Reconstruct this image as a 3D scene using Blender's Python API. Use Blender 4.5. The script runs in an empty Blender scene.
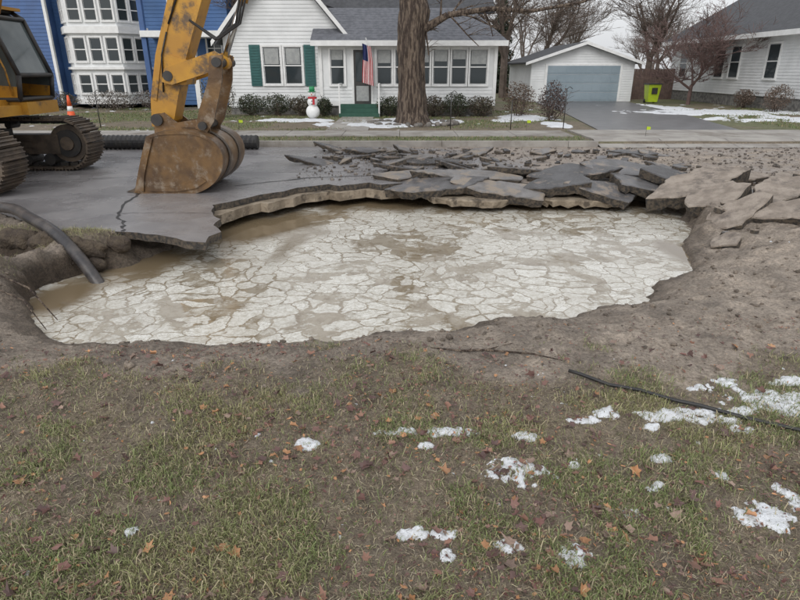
import bpy, math, random
import numpy as np
from mathutils import Vector, Matrix
random.seed(7); rng=np.random.default_rng(11)
S=bpy.context.scene
COL=S.collection

# ------------------------------------------------------------ noise
def vn(x,y,s=0.):
    xi=np.floor(x); yi=np.floor(y); fx=x-xi; fy=y-yi
    fx=fx*fx*(3-2*fx); fy=fy*fy*(3-2*fy)
    def h(a,b):
        v=np.sin(a*127.1+b*311.7+s*74.7)*43758.5453
        return v-np.floor(v)
    return (h(xi,yi)*(1-fx)+h(xi+1,yi)*fx)*(1-fy)+(h(xi,yi+1)*(1-fx)+h(xi+1,yi+1)*fx)*fy
def fbm(x,y,o=4,s=0.):
    r=0.; a=.5; t=0.
    for i in range(o):
        r=r+a*vn(x,y,s+i*3.1); t+=a; a*=.5; x=x*2.03+1.7; y=y*2.03-2.3
    return r/t
def sstep(a,b,x):
    t=np.clip((x-a)/(b-a),0,1); return t*t*(3-2*t)
def sdist(x,y,P):
    x=np.asarray(x,float); y=np.asarray(y,float)
    d=np.full(x.shape,1e9); ins=np.zeros(x.shape,bool)
    n=len(P)
    for i in range(n):
        ax,ay=P[i]; bx,by=P[(i+1)%n]
        ex,ey=bx-ax,by-ay
        t=np.clip(((x-ax)*ex+(y-ay)*ey)/(ex*ex+ey*ey),0,1)
        d=np.minimum(d,np.hypot(x-ax-t*ex,y-ay-t*ey))
        c=((ay>y)!=(by>y))
        if by!=ay:
            ins^= c&(x<(bx-ax)*(y-ay)/(by-ay)+ax)
    return np.where(ins,-d,d)

# ------------------------------------------------------------ materials
def newmat(name):
    m=bpy.data.materials.new(name); m.use_nodes=True
    nt=m.node_tree; b=nt.nodes["Principled BSDF"]; return m,nt,b
def N(nt,t,**k):
    n=nt.nodes.new(t)
    for a,v in k.items(): setattr(n,a,v)
    return n
def rgba(c): return (c[0],c[1],c[2],1)
def mixc(nt,f,a,b,mode='MIX'):
    n=N(nt,'ShaderNodeMix',data_type='RGBA',blend_type=mode)
    for i,v in ((0,f),(6,a),(7,b)):
        if isinstance(v,bpy.types.NodeSocket): nt.links.new(v,n.inputs[i])
        elif i==0: n.inputs[0].default_value=v
        else: n.inputs[i].default_value=rgba(v)
    return n.outputs[2]
def noise(nt,scale,detail=4,rough=.6,vec=None,dist=0.):
    n=N(nt,'ShaderNodeTexNoise'); n.inputs['Scale'].default_value=scale
    n.inputs['Detail'].default_value=detail; n.inputs['Roughness'].default_value=rough
    n.inputs['Distortion'].default_value=dist
    if vec is None:
        tc=N(nt,'ShaderNodeTexCoord'); vec=tc.outputs['Object']
    nt.links.new(vec,n.inputs['Vector']); return n
def remap(nt,v,a,b,c=0.,d=1.,smooth=True):
    n=N(nt,'ShaderNodeMapRange'); n.interpolation_type='SMOOTHSTEP' if smooth else 'LINEAR'
    nt.links.new(v,n.inputs[0])
    for i,q in enumerate((a,b,c,d)): n.inputs[i+1].default_value=q
    return n.outputs[0]
def mth(nt,op,a,b=None):
    n=N(nt,'ShaderNodeMath',operation=op)
    for i,v in enumerate((a,b)):
        if v is None: continue
        if isinstance(v,bpy.types.NodeSocket): nt.links.new(v,n.inputs[i])
        else: n.inputs[i].default_value=v
    return n.outputs[0]
def bump(nt,b,h,st,dist=.02):
    n=N(nt,'ShaderNodeBump'); n.inputs['Strength'].default_value=st; n.inputs['Distance'].default_value=dist
    nt.links.new(h,n.inputs['Height']); nt.links.new(n.outputs[0],b.inputs['Normal'])
def pbr(name,c1,c2=None,scale=3.,rough=.7,bs=0.,bsc=20.,metal=0.,lo=.35,hi=.65,spec=.5,bd=.02,c3=None,s3=1.,l3=.5,h3=.7,stretch=None):
    m,nt,b=newmat(name); vec=None
    if stretch:
        tc=N(nt,'ShaderNodeTexCoord'); mp=N(nt,'ShaderNodeMapping'); nt.links.new(tc.outputs['Object'],mp.inputs[0]); mp.inputs['Scale'].default_value=stretch; vec=mp.outputs[0]
    b.inputs['Roughness'].default_value=rough; b.inputs['Metallic'].default_value=metal
    b.inputs['Specular IOR Level'].default_value=spec
    b.inputs['Base Color'].default_value=rgba(c1)
    if c2 is not None:
        f=remap(nt,noise(nt,scale,3,vec=vec).outputs[0],lo,hi)
        o=mixc(nt,f,c1,c2)
        if c3 is not None:
            o=mixc(nt,remap(nt,noise(nt,s3,5,.7,vec=vec).outputs[0],l3,h3),o,c3)
        nt.links.new(o,b.inputs['Base Color'])
    if bs>0: bump(nt,b,noise(nt,bsc,3,.65,vec=vec).outputs[0],bs,bd)
    return m
def attrmat(name,rough=.8,bs=.5,bsc=30,vs=25,amt=.5,spec=.3,bd=.02,simple=False):
    m,nt,b=newmat(name)
    a=N(nt,'ShaderNodeVertexColor'); a.layer_name='Col'
    b.inputs['Roughness'].default_value=rough; b.inputs['Specular IOR Level'].default_value=spec
    if simple:
        nt.links.new(a.outputs[0],b.inputs['Base Color']); return m
    n1=remap(nt,noise(nt,vs,4,.75).outputs[0],.3,.7,1-amt,1+amt,False)
    n2=remap(nt,noise(nt,vs*.12,3,.6).outputs[0],.3,.7,1-amt*.5,1+amt*.5,False)
    k=mth(nt,'MULTIPLY',n1,n2)
    v=N(nt,'ShaderNodeVectorMath',operation='SCALE'); nt.links.new(a.outputs[0],v.inputs[0]); nt.links.new(k,v.inputs['Scale'])
    nt.links.new(v.outputs[0],b.inputs['Base Color'])
    if bs>0: bump(nt,b,noise(nt,bsc,4,.75).outputs[0],bs,bd)
    return m

M_white=pbr('white_siding',(.76,.77,.77),(.68,.69,.69),1.5,.6)
M_trim=pbr('white_trim',(.82,.82,.81),(.74,.74,.73),4,.5)
M_blue=pbr('blue_siding',(.065,.15,.34),(.055,.13,.29),1.5,.6)
M_blue2=pbr('blue_trim',(.055,.12,.29),(.05,.105,.25),3,.5)
M_teal=pbr('teal_shutter',(.03,.12,.115),(.025,.1,.095),6,.5)
M_green=pbr('green_step',(.02,.08,.055),(.03,.10,.07),5,.6)
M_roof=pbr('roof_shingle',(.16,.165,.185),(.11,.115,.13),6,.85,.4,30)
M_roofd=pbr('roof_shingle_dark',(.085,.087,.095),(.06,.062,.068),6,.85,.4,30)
M_found=pbr('foundation_stone',(.25,.24,.22),(.12,.115,.11),7,.9,.6,12)
M_conc=pbr('concrete',(.36,.34,.31),(.27,.25,.23),2,.8,.3,60,c3=(.19,.165,.14),s3=.8)
M_glass,nt,b=newmat('window_glass')
b.inputs['Base Color'].default_value=(.035,.045,.05,1); b.inputs['Roughness'].default_value=.05
M_blind=pbr('window_blind',(.38,.39,.38),(.3,.31,.31),8,.3)
M_gdoor=pbr('garage_door_paint',(.27,.33,.37),(.23,.29,.33),1,.5)
M_black=pbr('black_rubber',(.018,.018,.02),(.03,.028,.026),8,.5,.2,40)
M_hose=pbr('hose_rubber',(.035,.033,.036),(.09,.08,.075),5,.38,.2,60)
M_wood=pbr('fence_wood',(.13,.085,.07),(.09,.06,.05),5,.8)
M_yel=pbr('excavator_paint',(.56,.29,.035),(.44,.22,.035),2.2,.42,.08,30,c3=(.13,.085,.05),s3=3.2,l3=.5,h3=.68)
M_buck=pbr('bucket_steel',(.22,.13,.06),(.12,.075,.045),3,.36,.2,14,metal=.4,c3=(.30,.24,.18),s3=5,l3=.5,h3=.7)
M_steel=pbr('track_steel',(.085,.068,.055),(.15,.115,.085),5,.6,.3,25,metal=.3)
M_dark=pbr('dark_metal',(.03,.03,.032),(.05,.045,.04),5,.5)
M_chrome=pbr('rod_chrome',(.5,.5,.5),None,1,.2,metal=1.)
M_cab=pbr('cab_glass',(.07,.09,.095),(.13,.15,.15),1.2,.06)
M_orange=pbr('cone_orange',(.8,.12,.03),(.7,.1,.03),9,.5)
M_bark=pbr('tree_bark',(.21,.16,.12),(.06,.042,.033),5,.9,1.,7,bd=.12,stretch=(3.,3.,.5),lo=.38,hi=.58)
M_twig=pbr('twig_bark',(.16,.125,.105),(.10,.075,.06),4,.9)
M_twigr=pbr('twig_bark_red',(.17,.11,.10),(.12,.08,.07),4,.9)
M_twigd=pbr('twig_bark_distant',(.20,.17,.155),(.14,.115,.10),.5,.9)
M_leafm=attrmat('dead_leaf',.5,0,simple=True,spec=.4)
M_blade=attrmat('grass_blade',.55,0,simple=True,spec=.4)
M_foli=attrmat('shrub_foliage',.7,0,simple=True)
M_terr=attrmat('soil_and_turf',.7,1.,50,34,.5,.4,.035)
M_snow=pbr('snow',(.74,.76,.79),(.5,.5,.5),38,.45,.6,90,lo=.45,hi=.78)
M_red=pbr('red_cloth',(.5,.02,.03),(.4,.02,.03),9,.7)
M_navy=pbr('navy_cloth',(.02,.03,.14),(.02,.03,.1),9,.7)
M_lime=pbr('lime_plastic',(.5,.65,.03),(.45,.6,.03),9,.4)
M_hgreen=pbr('hat_green',(.03,.3,.12),(.03,.25,.1),9,.6)
M_rock=pbr('rock',(.22,.2,.18),(.12,.11,.1),6,.85,.5,15)
M_slabtop=pbr('broken_asphalt_top',(.15,.145,.148),(.09,.086,.086),4,.35,.6,60,c3=(.25,.205,.165),s3=2.4,l3=.52,h3=.62)
M_slabtop2=pbr('broken_asphalt_top_dusty',(.22,.21,.205),(.15,.14,.135),5,.5,.6,50,c3=(.27,.225,.18),s3=3,l3=.46,h3=.6)
M_slabtop3=pbr('broken_asphalt_top_wet',(.085,.082,.085),(.055,.052,.052),4,.22,.6,60,c3=(.2,.16,.13),s3=2.6,l3=.54,h3=.64)
M_slabside=pbr('broken_asphalt_side',(.035,.032,.03),(.12,.095,.07),22,.8,.9,50)
M_tanslab=pbr('road_base_concrete',(.34,.28,.21),(.2,.16,.115),5,.8,.8,25,c3=(.1,.08,.06),s3=4,l3=.5,h3=.62)
M_mudslab=pbr('mud_caked_slab',(.36,.305,.255),(.23,.19,.155),5,.7,.9,30,bd=.03,c3=(.15,.125,.105),s3=3,l3=.52,h3=.68)
M_drive=pbr('driveway_asphalt',(.14,.135,.14),(.10,.098,.10),2,.35,.2,60)
M_sod=pbr('sod_soil',(.10,.076,.052),(.055,.04,.03),8,.85,1.,25,bd=.04)

# road asphalt
m,nt,b=newmat('road_asphalt'); M_road=m
tc=N(nt,'ShaderNodeTexCoord'); sp=N(nt,'ShaderNodeSeparateXYZ'); nt.links.new(tc.outputs['Object'],sp.inputs[0])
base=mixc(nt,remap(nt,noise(nt,1.6,5,.7).outputs[0],.3,.7),(.165,.158,.165),(.25,.238,.24))
spk=remap(nt,noise(nt,140,2,.6).outputs[0],.45,.75)
base=mixc(nt,spk,base,(.32,.31,.30))
gx=remap(nt,sp.outputs[0],-1.2,4.5,-.28,.42,False)
gy=remap(nt,sp.outputs[1],12.3,14.2,0,.22,False)
big=noise(nt,.9,6,.72,dist=.6).outputs[0]
mk=mth(nt,'ADD',mth(nt,'ADD',gx,gy),big)
mf=remap(nt,mk,.5,.7)
mudc=mixc(nt,remap(nt,noise(nt,5,4,.75).outputs[0],.3,.7),(.33,.28,.235),(.20,.165,.14))
nt.links.new(mixc(nt,mf,base,mudc),b.inputs['Base Color'])
rr=remap(nt,noise(nt,1.1,3).outputs[0],.35,.65,.12,.42)
nt.links.new(mth(nt,'ADD',rr,mth(nt,'MULTIPLY',mf,.3)),b.inputs['Roughness'])
bump(nt,b,mth(nt,'ADD',noise(nt,90,2,.7).outputs[0],mth(nt,'MULTIPLY',noise(nt,8,4,.75).outputs[0],mth(nt,'MULTIPLY',mf,4.))),.4,.012)

# murky water with floating foam
m,nt,b=newmat('foamy_muddy_water'); M_water=m
tc=N(nt,'ShaderNodeTexCoord')
nz=noise(nt,.9,3,.55)
vs=N(nt,'ShaderNodeVectorMath',operation='MULTIPLY_ADD'); nt.links.new(nz.outputs['Color'],vs.inputs[0])
vs.inputs[1].default_value=(1.1,.7,0); nt.links.new(tc.outputs['Object'],vs.inputs[2])
nz2=noise(nt,8,3,.65)
vs2=N(nt,'ShaderNodeVectorMath',operation='MULTIPLY_ADD'); nt.links.new(nz2.outputs['Color'],vs2.inputs[0])
vs2.inputs[1].default_value=(.14,.12,0); nt.links.new(vs.outputs[0],vs2.inputs[2])
def vor(scale,feat='DISTANCE_TO_EDGE',out='Distance'):
    v=N(nt,'ShaderNodeTexVoronoi',feature=feat,voronoi_dimensions='2D'); v.inputs['Scale'].default_value=scale
    nt.links.new(vs2.outputs[0],v.inputs['Vector']); return v.outputs[out]
vA=vor(4.6); cA=vor(4.6,'F1','Color'); vB=vor(13.)
sA=N(nt,'ShaderNodeSeparateColor'); nt.links.new(cA,sA.inputs[0])
bigm=noise(nt,.8,5,.7,dist=1.).outputs[0]
at=N(nt,'ShaderNodeVertexColor'); at.layer_name='Col'
w=remap(nt,bigm,.36,.62,.075,.012)
fa=remap(nt,mth(nt,'SUBTRACT',vA,w),-.012,.035)
fb=remap(nt,vB,.0,.10)
on=mth(nt,'ADD',bigm,mth(nt,'MULTIPLY',sA.outputs[0],.24))
on=mth(nt,'ADD',on,mth(nt,'MULTIPLY',mth(nt,'SUBTRACT',noise(nt,14,4,.8).outputs[0],.5),.40))
cover=remap(nt,on,.47,.60)
fo=mth(nt,'MULTIPLY',mth(nt,'MULTIPLY',fa,mth(nt,'ADD',mth(nt,'MULTIPLY',fb,.30),.70)),cover)
fo=mth(nt,'MULTIPLY',mth(nt,'MULTIPLY',fo,mth(nt,'ADD',mth(nt,'MULTIPLY',sA.outputs[1],.3),.7)),at.outputs[0])
film=mth(nt,'MULTIPLY',remap(nt,noise(nt,3.2,5,.78,dist=1.5).outputs[0],.3,.62,.1,1.),at.outputs[0])
wat=mixc(nt,film,(.19,.145,.09),(.35,.305,.235))
cream=mixc(nt,remap(nt,noise(nt,20,4,.8).outputs[0],.36,.68),(.76,.75,.70),(.50,.47,.40))
nt.links.new(mixc(nt,fo,wat,cream),b.inputs['Base Color'])
nt.links.new(remap(nt,fo,0,1,.04,.3,False),b.inputs['Roughness'])
b.inputs['Specular IOR Level'].default_value=.6
bump(nt,b,mth(nt,'ADD',fo,mth(nt,'MULTIPLY',noise(nt,4,2,.5).outputs[0],.6)),.22,.01)

# ------------------------------------------------------------ mesh tools
class MB:
    def __init__(s): s.v=[]; s.f=[]; s.m=[]; s.mats=[]; s.M=None; s.sm=[]
    def mi(s,mat):
        if mat not in s.mats: s.mats.append(mat)
        return s.mats.index(mat)
    def add(s,vs,fs,mat,smooth=False):
        o=len(s.v)
        if s.M is not None: vs=[tuple(s.M@Vector(p)) for p in vs]
        s.v+= [tuple(p) for p in vs]
        k=s.mi(mat) if not isinstance(mat,list) else None
        for i,f in enumerate(fs):
            s.f.append([o+j for j in f]); s.m.append(k if k is not None else s.mi(mat[i])); s.sm.append(smooth)
    def box(s,x0,x1,y0,y1,z0,z1,mat):
        s.add([(x0,y0,z0),(x1,y0,z0),(x1,y1,z0),(x0,y1,z0),(x0,y0,z1),(x1,y0,z1),(x1,y1,z1),(x0,y1,z1)],
          [(0,3,2,1),(4,5,6,7),(0,1,5,4),(1,2,6,5),(2,3,7,6),(3,0,4,7)],mat)
    def prismz(s,P,z0,z1,mt,ms=None):
        n=len(P); ms=ms or mt
        a=sum(P[i][0]*P[(i+1)%n][1]-P[(i+1)%n][0]*P[i][1] for i in range(n))
        if a<0: P=P[::-1]
        vs=[(p[0],p[1],z0) for p in P]+[(p[0],p[1],z1) for p in P]
        fs=[tuple(range(n-1,-1,-1)),tuple(range(n,2*n))]+[(i,(i+1)%n,n+(i+1)%n,n+i) for i in range(n)]
        s.add(vs,fs,[ms,mt]+[ms]*n)
    def prismy(s,P,y0,y1,mat):
        n=len(P); a=sum(P[i][0]*P[(i+1)%n][1]-P[(i+1)%n][0]*P[i][1] for i in range(n))
        if a<0: P=P[::-1]
        vs=[(p[0],y0,p[1]) for p in P]+[(p[0],y1,p[1]) for p in P]
        fs=[tuple(range(n)),tuple(range(2*n-1,n-1,-1))]+[((i+1)%n,i,n+i,n+(i+1)%n) for i in range(n)]
        s.add(vs,fs,mat)
    def tube(s,pts,rs,n,mat,smooth=True,caps=True):
        pts=[Vector(p) for p in pts]
        if not isinstance(rs,(list,tuple)): rs=[rs]*len(pts)
        vs=[];fs=[]
        ref=None
        for i,p in enumerate(pts):
            d=(pts[min(i+1,len(pts)-1)]-pts[max(i-1,0)]).normalized()
            if ref is None: ref=Vector((0,0,1)) if abs(d.z)<.9 else Vector((1,0,0))
            u=d.cross(ref).normalized(); w=u.cross(d).normalized(); ref=w
            for k in range(n):
                a=2*math.pi*k/n; vs.append(p+(u*math.cos(a)+w*math.sin(a))*rs[i])
        for i in range(len(pts)-1):
            for k in range(n):
                a=i*n+k; b2=i*n+(k+1)%n; fs.append((a,a+n,b2+n,b2))
        if caps:
            fs.append(tuple(range(n))); fs.append(tuple(range(len(vs)-1,len(vs)-n-1,-1)))
        s.add(vs,fs,mat,smooth)
    def ball(s,c,r,mat,nu=12,nv=8,jit=0):
        rx,ry,rz=r if isinstance(r,(tuple,list)) else (r,r,r)
        vs=[(c[0],c[1],c[2]+rz)]
        for j in range(1,nv):
            th=math.pi*j/nv
            for i in range(nu):
                ph=2*math.pi*i/nu; q=1+random.uniform(-jit,jit)
                vs.append((c[0]+rx*q*math.sin(th)*math.cos(ph),c[1]+ry*q*math.sin(th)*math.sin(ph),c[2]+rz*q*math.cos(th)))
        vs.append((c[0],c[1],c[2]-rz)); fs=[]
        for i in range(nu): fs.append((0,1+i,1+(i+1)%nu))
        for j in range(nv-2):
            for i in range(nu):
                a=1+j*nu+i;b2=1+j*nu+(i+1)%nu; fs.append((a,a+nu,b2+nu,b2))
        l=len(vs)-1
        for i in range(nu): fs.append((l,1+(nv-2)*nu+(i+1)%nu,1+(nv-2)*nu+i))
        s.add(vs,fs,mat,True)
    def slab(s,q,th,mat):
        q=[Vector(p) for p in q]; nrm=(q[1]-q[0]).cross(q[2]-q[0]).normalized()
        if nrm.z<0: q=q[::-1]; nrm=-nrm
        n=len(q); vs=q+[p-nrm*th for p in q]
        s.add(vs,[tuple(range(n)),tuple(range(2*n-1,n-1,-1))]+[((i+1)%n,i,n+i,n+(i+1)%n) for i in range(n)],mat)
    def build(s,name,parent=None,loc=(0,0,0),scale=(1,1,1)):
        me=bpy.data.meshes.new(name); me.from_pydata(s.v,[],s.f)
        for mt in s.mats: me.materials.append(mt)
        me.polygons.foreach_set('material_index',s.m); me.polygons.foreach_set('use_smooth',s.sm)
        me.update()
        o=bpy.data.objects.new(name,me); COL.objects.link(o); o.location=loc; o.scale=scale
        if parent: o.parent=parent
        return o
def empty(name,loc=(0,0,0)):
    o=bpy.data.objects.new(name,None); COL.objects.link(o); o.location=loc; o.empty_display_size=.2; return o
def npmesh(name,V,F,mat,col=None,smooth=False,parent=None):
    V=np.asarray(V,np.float32); F=np.asarray(F,np.int32); k=F.shape[1]
    me=bpy.data.meshes.new(name); me.vertices.add(len(V)); me.vertices.foreach_set('co',V.ravel())
    me.loops.add(F.size); me.loops.foreach_set('vertex_index',F.ravel())
    me.polygons.add(len(F)); me.polygons.foreach_set('loop_start',np.arange(0,F.size,k,dtype=np.int32))
    me.update(calc_edges=True); me.validate()
    me.polygons.foreach_set('use_smooth',np.full(len(me.polygons),smooth))
    if col is not None:
        c=np.ones((len(V),4),np.float32); c[:,:3]=col
        a=me.color_attributes.new('Col','FLOAT_COLOR','POINT'); a.data.foreach_set('color',c.ravel())
    me.materials.append(mat)
    o=bpy.data.objects.new(name,me); COL.objects.link(o)
    if parent: o.parent=parent
    return o

# ------------------------------------------------------------ terrain
W=[(-3.51,5.11),(-3.57,5.38),(-3.5,5.67),(-3.12,6.1),(-2.84,6.75),(-2.6,7.4),(-2.75,8.4),(-1.7,9.9),(1,10.1),(3.6,10.0),
   (4.2,9.4),(4.2,8.6),(3.95,7.6),(3.5,6.9),(3.28,6.28),(3.05,5.85),(2.63,5.52),(2.2,4.98),(1.77,4.78),(1.3,4.56),(.85,4.53),(.33,4.33),
   (-.1,4.25),(-.55,4.11),(-1.1,4.12),(-1.56,4.07),(-2.1,4.1),(-2.48,4.06),(-2.79,4.2),(-3.11,4.53)]
A=[(-80,7.6),(-9,7.5),(-5.1,7.32),(-4.7,7.0),(-4.4,6.8),(-3.84,6.45),(-3.4,6.46),(-3.05,6.39),(-2.59,6.22),(-2.3,6.02),(-2.06,5.96),(-2.1,6.2),(-2.02,6.4),(-2.2,6.71),(-2.2,7.0),
   (-2.35,7.2),(-2.54,7.8),(-2.3,8.1),(-2.06,8.5),(-1.75,8.75),(-1.6,9.05),(-1.14,9.35),(-.95,9.2),(-.5,9.5),(-.3,9.3),(.17,9.5),(.4,9.45),(1.2,9.5),(2.2,9.42),(3.4,9.5),
   (4.3,9.3),(4.5,8.9),(5.6,8.6),(8,8.2),(80,8.2),(80,14.2),(-80,14.2)]
WZ=-.32
def height(x,y):
    x=np.asarray(x,float); y=np.asarray(y,float)
    dn=sdist(x,y,W)+ (fbm(x*2.2,y*2.2,4,5)-.5)*.25+(fbm(x*9,y*9,3,6)-.5)*.12
    left=sstep(-2.9,-3.3,x)*sstep(4.5,4.9,y)
    far=sstep(6.6,7.4,y)
    w=1.0*(1-np.maximum(left,far))+.2*np.maximum(left,far)
    w=w+.35*sstep(2.5,3.5,x)*(1-far)
    mudz=sstep(3.1,3.6,y)
    top=.02*(fbm(x*1.3,y*1.3,4,1)-.5)*2+(.018+.016*mudz)*(fbm(x*9,y*9,3,2)-.5)*2+.012*(fbm(x*22,y*22,2,7)-.5)*2+.03*mudz*(np.abs(fbm(x*3,y*3,3,12)-.5)*2-.3)
    t=np.clip(dn/w,0,1)
    prof=np.where(dn<.03,np.clip(dn,0,.03)/.03*.04,.04)+ (.28)*(1-(1-t)**1.7)
    z=np.where(dn>0,WZ+prof+top*np.clip(t*1.5+.3,0,1),WZ+np.maximum(dn*.8,-.6))
    c=np.exp(-(((x+4.35)/.5)**2+((y-5.85)/.42)**2)**1.5)
    z=z-.30*c*(y<14)+ .18*(fbm(x*5,y*5,5,8)-.5)*np.exp(-(((x+4.1)/.8)**2+((y-5.6)/.8)**2)**2)
    cl=np.exp(-(((x+4.05)/.38)**2+((y-5.08)/.24)**2)**2); z=z+.19*cl
    sod=np.exp(-(((x+3.45)/.42)**2+((y-6.22)/.2)**2)**2); z=z*(1-sod)+sod*(.045+.08*(fbm(x*4,y*4,3,88)-.5))
    da=sdist(x,y,A)
    mud=sstep(1.6,4.2,x+ (y-9)*.1)
    emb=np.where(mud>0,-.1+ (.1+ .15*(fbm(x*.9,y*1.1,5,20)-.38)+.06*(fbm(x*5,y*5,4,3)-.5))*mud,-.1)
    z=np.where((da<.0)&(y<14.3),np.minimum(z,emb),z)
    rm=(da>=0)&(x>3.2)&(y>5.2)&(y<14)
    z=np.where(rm,z+sstep(5.2,6.2,y)*(.14*(fbm(x*1.6,y*1.6,5,13)-.4)+.12*(fbm(x*4.5,y*4.5,4,14)-.5))*sstep(3.2,4.,x),z)
    z=np.where(y>14.3,.1+.02*(fbm(x*.7,y*.7,3,4)-.5),z)
    return z
def zone(x,y):
    d=sdist(x,y,W)
    n=fbm(x*1.6,y*1.6,5,31); n2=fbm(x*7,y*7,4,33)
    yb=3.36
    g=sstep(.14,-.3,(y-yb)+(n-.5)*1.2+(n2-.5)*.5)
    g=g*(.65+.35*n2)
    lv=sstep(-3.3,-3.7,x+(n-.5)*.6)*sstep(6.9,6.5,y)*.75
    sod=np.exp(-(((x+3.45)/.5)**2+((y-6.24)/.22)**2)**2)
    cl=np.exp(-(((x+4.05)/.4)**2+((y-5.1)/.24)**2)**2)
    g=np.maximum(g,np.maximum(lv*sstep(.25,.6,d),np.maximum(sod,cl)))
    return d,n,n2,np.clip(g,0,1)
def grow(a,b,s0,f):
    r=[a];s=s0
    while r[-1]<b: s*=f; r.append(r[-1]+s)
    return np.array(r[1:])
def axis(lo,hi,st,far,f):
    c=np.arange(lo,hi,st); o=grow(c[-1],far,st,f); i=lo-(grow(0,far+lo,st,f)); return np.concatenate([i[::-1],c,o])
xs=axis(-6.,6.5,.034,600,1.12)
ys=np.concatenate([np.array([-60,-30,-15,-8,-4,-2,-1,-.3,.2,.5,.7,.85]),np.arange(1.,10.6,.034),np.arange(10.65,14.3,.1),[14.31],np.arange(14.5,34,.35),grow(34,700,.6,1.13)])
X,Y=np.meshgrid(xs,ys); x=X.ravel(); y=Y.ravel()
z=height(x,y)
d,n,n2,g=zone(x,y)
turf=np.array([.215,.172,.122]); mud=np.array([.365,.305,.25]); wet=np.array([.15,.12,.093]); lawn=np.array([.15,.155,.075]); lawnb=np.array([.21,.17,.12])
n3=fbm(x*3.3,y*3.3,5,35)
c=mud[None]*(.55+.8*n3[:,None])*(.86+.26*sstep(-1.5,3.5,x)[:,None])
c=c*(1-g[:,None])+ (turf[None]*(.6+.8*n2[:,None]))*g[:,None]
wm=sstep(.34,.0,d+(n2-.5)*.4)[:,None]*.85; c=c*(1-wm)+wet*wm
dk=(sstep(-2.9,-3.3,x)*sstep(4.7,5.,y)*sstep(-.05,-.14,z))[:,None]; c=c*(1-dk)+np.array([.085,.063,.045])*dk
fl=(y>14.3)[:,None]; mm=sstep(.42,.6,fbm(x*.35,y*.8,5,41))[:,None]
mu=np.exp(-(((x-.4)/1.5)**2+((y-19.2)/1.)**2)**3)[:,None]
c=np.where(fl,lawn*(1-mm)+lawnb*mm,c); c=np.where(fl,c*(1-mu)+np.array([.12,.085,.06])*mu,c)
nx,ny=len(xs),len(ys)
i=np.arange(nx-1)[None]+np.arange(ny-1)[:,None]*nx; i=i.ravel()
npmesh('ground',np.stack([x,y,z],1),np.stack([i,i+1,i+1+nx,i+nx],1),M_terr,c,True)

# water
wx=np.arange(-4.2,5.4,.08); wy=np.arange(3.7,10.4,.08); X,Y=np.meshgrid(wx,wy); x=X.ravel(); y=Y.ravel()
op=np.maximum.reduce([sstep(1.3,.55,np.hypot((x+2.2)/1.15,(y-7.9)/1.)+(fbm(x*2,y*2,4,51)-.5)*.9),
   sstep(.95,.45,np.hypot((x+2.95)/.7,(y-6.2)/1.)+(fbm(x*2,y*2,4,52)-.5)*.8),
   sstep(.9,.4,np.hypot((x+3.25)/.45,(y-5.2)/.8)+(fbm(x*2,y*2,4,53)-.5)*.5),
   sstep(.75,.3,np.hypot((x-3.3)/.35,(y-6.6)/1.1)+(fbm(x*2,y*2,4,54)-.5)*.6),
   sstep(.2,.0,np.abs(x+1.5-(y-6.)*.15)+(fbm(x*3,y*3,4,56)-.5)*.5)*.9*sstep(5.9,6.8,y),
   sstep(8.6,9.2,y+(fbm(x*2,y*2,4,55)-.5)*1.1)])
nx,ny=len(wx),len(wy); i=(np.arange(nx-1)[None]+np.arange(ny-1)[:,None]*nx).ravel()
npmesh('sinkhole_water',np.stack([x,y,np.full_like(x,WZ)],1),np.stack([i,i+1,i+1+nx,i+nx],1),M_water,np.repeat((1-op)[:,None],3,1),True)

# road
def rag(P,closed_from,closed_to,j=.02,st=.12):
    Q=[]
    n=len(P)
    for k in range(n):
        a=P[k];b2=P[(k+1)%n]; Q.append(a)
        if closed_from<=k<closed_to:
            L=math.hypot(a[0]-b2[0],a[1]-b2[1]); ns=int(L/st)
            for q in range(1,ns):
                t=q/ns; Q.append((a[0]+(b2[0]-a[0])*t+random.uniform(-j,j),a[1]+(b2[1]-a[1])*t+random.uniform(-j,j)))
    return Q
mb=MB(); mb.prismz(rag(A,1,32),-.085,0,M_road,M_slabside); mb.build('road')
mb=MB()
sub=[(-2.75,7.5),(-2.66,8.15),(-2.25,8.62),(-1.9,9.05),(-1.35,9.6),(-.5,9.85),(.3,9.9),(.3,9.5),(.0,9.33),(-.3,9.22),(-.55,9.4),(-.95,9.08),(-1.12,9.22),(-1.3,9.05),(-1.5,8.95),(-1.6,8.68),(-1.72,8.62),(-1.9,8.3),(-2.02,8.36),(-2.25,7.95),(-2.38,7.6)]
mb.prismz(rag(sub,7,20,.02,.1),-.22,-.09,M_tanslab); mb.build('road_base_slab')
mb=MB()
for (a,b2) in ((-80,4.7),(11.2,80)):
    xx=a
    while xx<b2: mb.box(xx,min(xx+2.99,b2),14.2,14.36,-.1,.13,M_conc); xx+=3
mb.build('kerb')
mb=MB(); xx=-60
while xx<60:
    if xx<4 or xx>11: mb.box(xx,xx+1.485,15.5,16.9,-.05,.125,M_conc)
    xx+=1.5
mb.build('sidewalk')
mb=MB()
for k in range(4):
    xa,xb=4.71+k*1.62,4.71+(k+1)*1.62-.012
    mb.add([(xa,13.98,.008),(xb,13.98,.008),(xb,14.7,.14),(xa,14.7,.14)],[(0,1,2,3)],M_conc); mb.box(xa,xb,14.7,16.95,-.05,.14,M_conc)
mb.build('driveway_apron')
mb=MB(); mb.prismz([(5.6,16.96),(9.6,16.96),(11.,24),(12.2,33.2),(7.2,33.2),(6.5,24)],-.05,.124,M_drive); mb.build('driveway')
mb=MB(); mb.prismz([(-2.1,16.91),(-.9,16.91),(-.95,22.1),(-2.1,22.1)],-.05,.126,M_conc); mb.build('front_walk')

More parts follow.
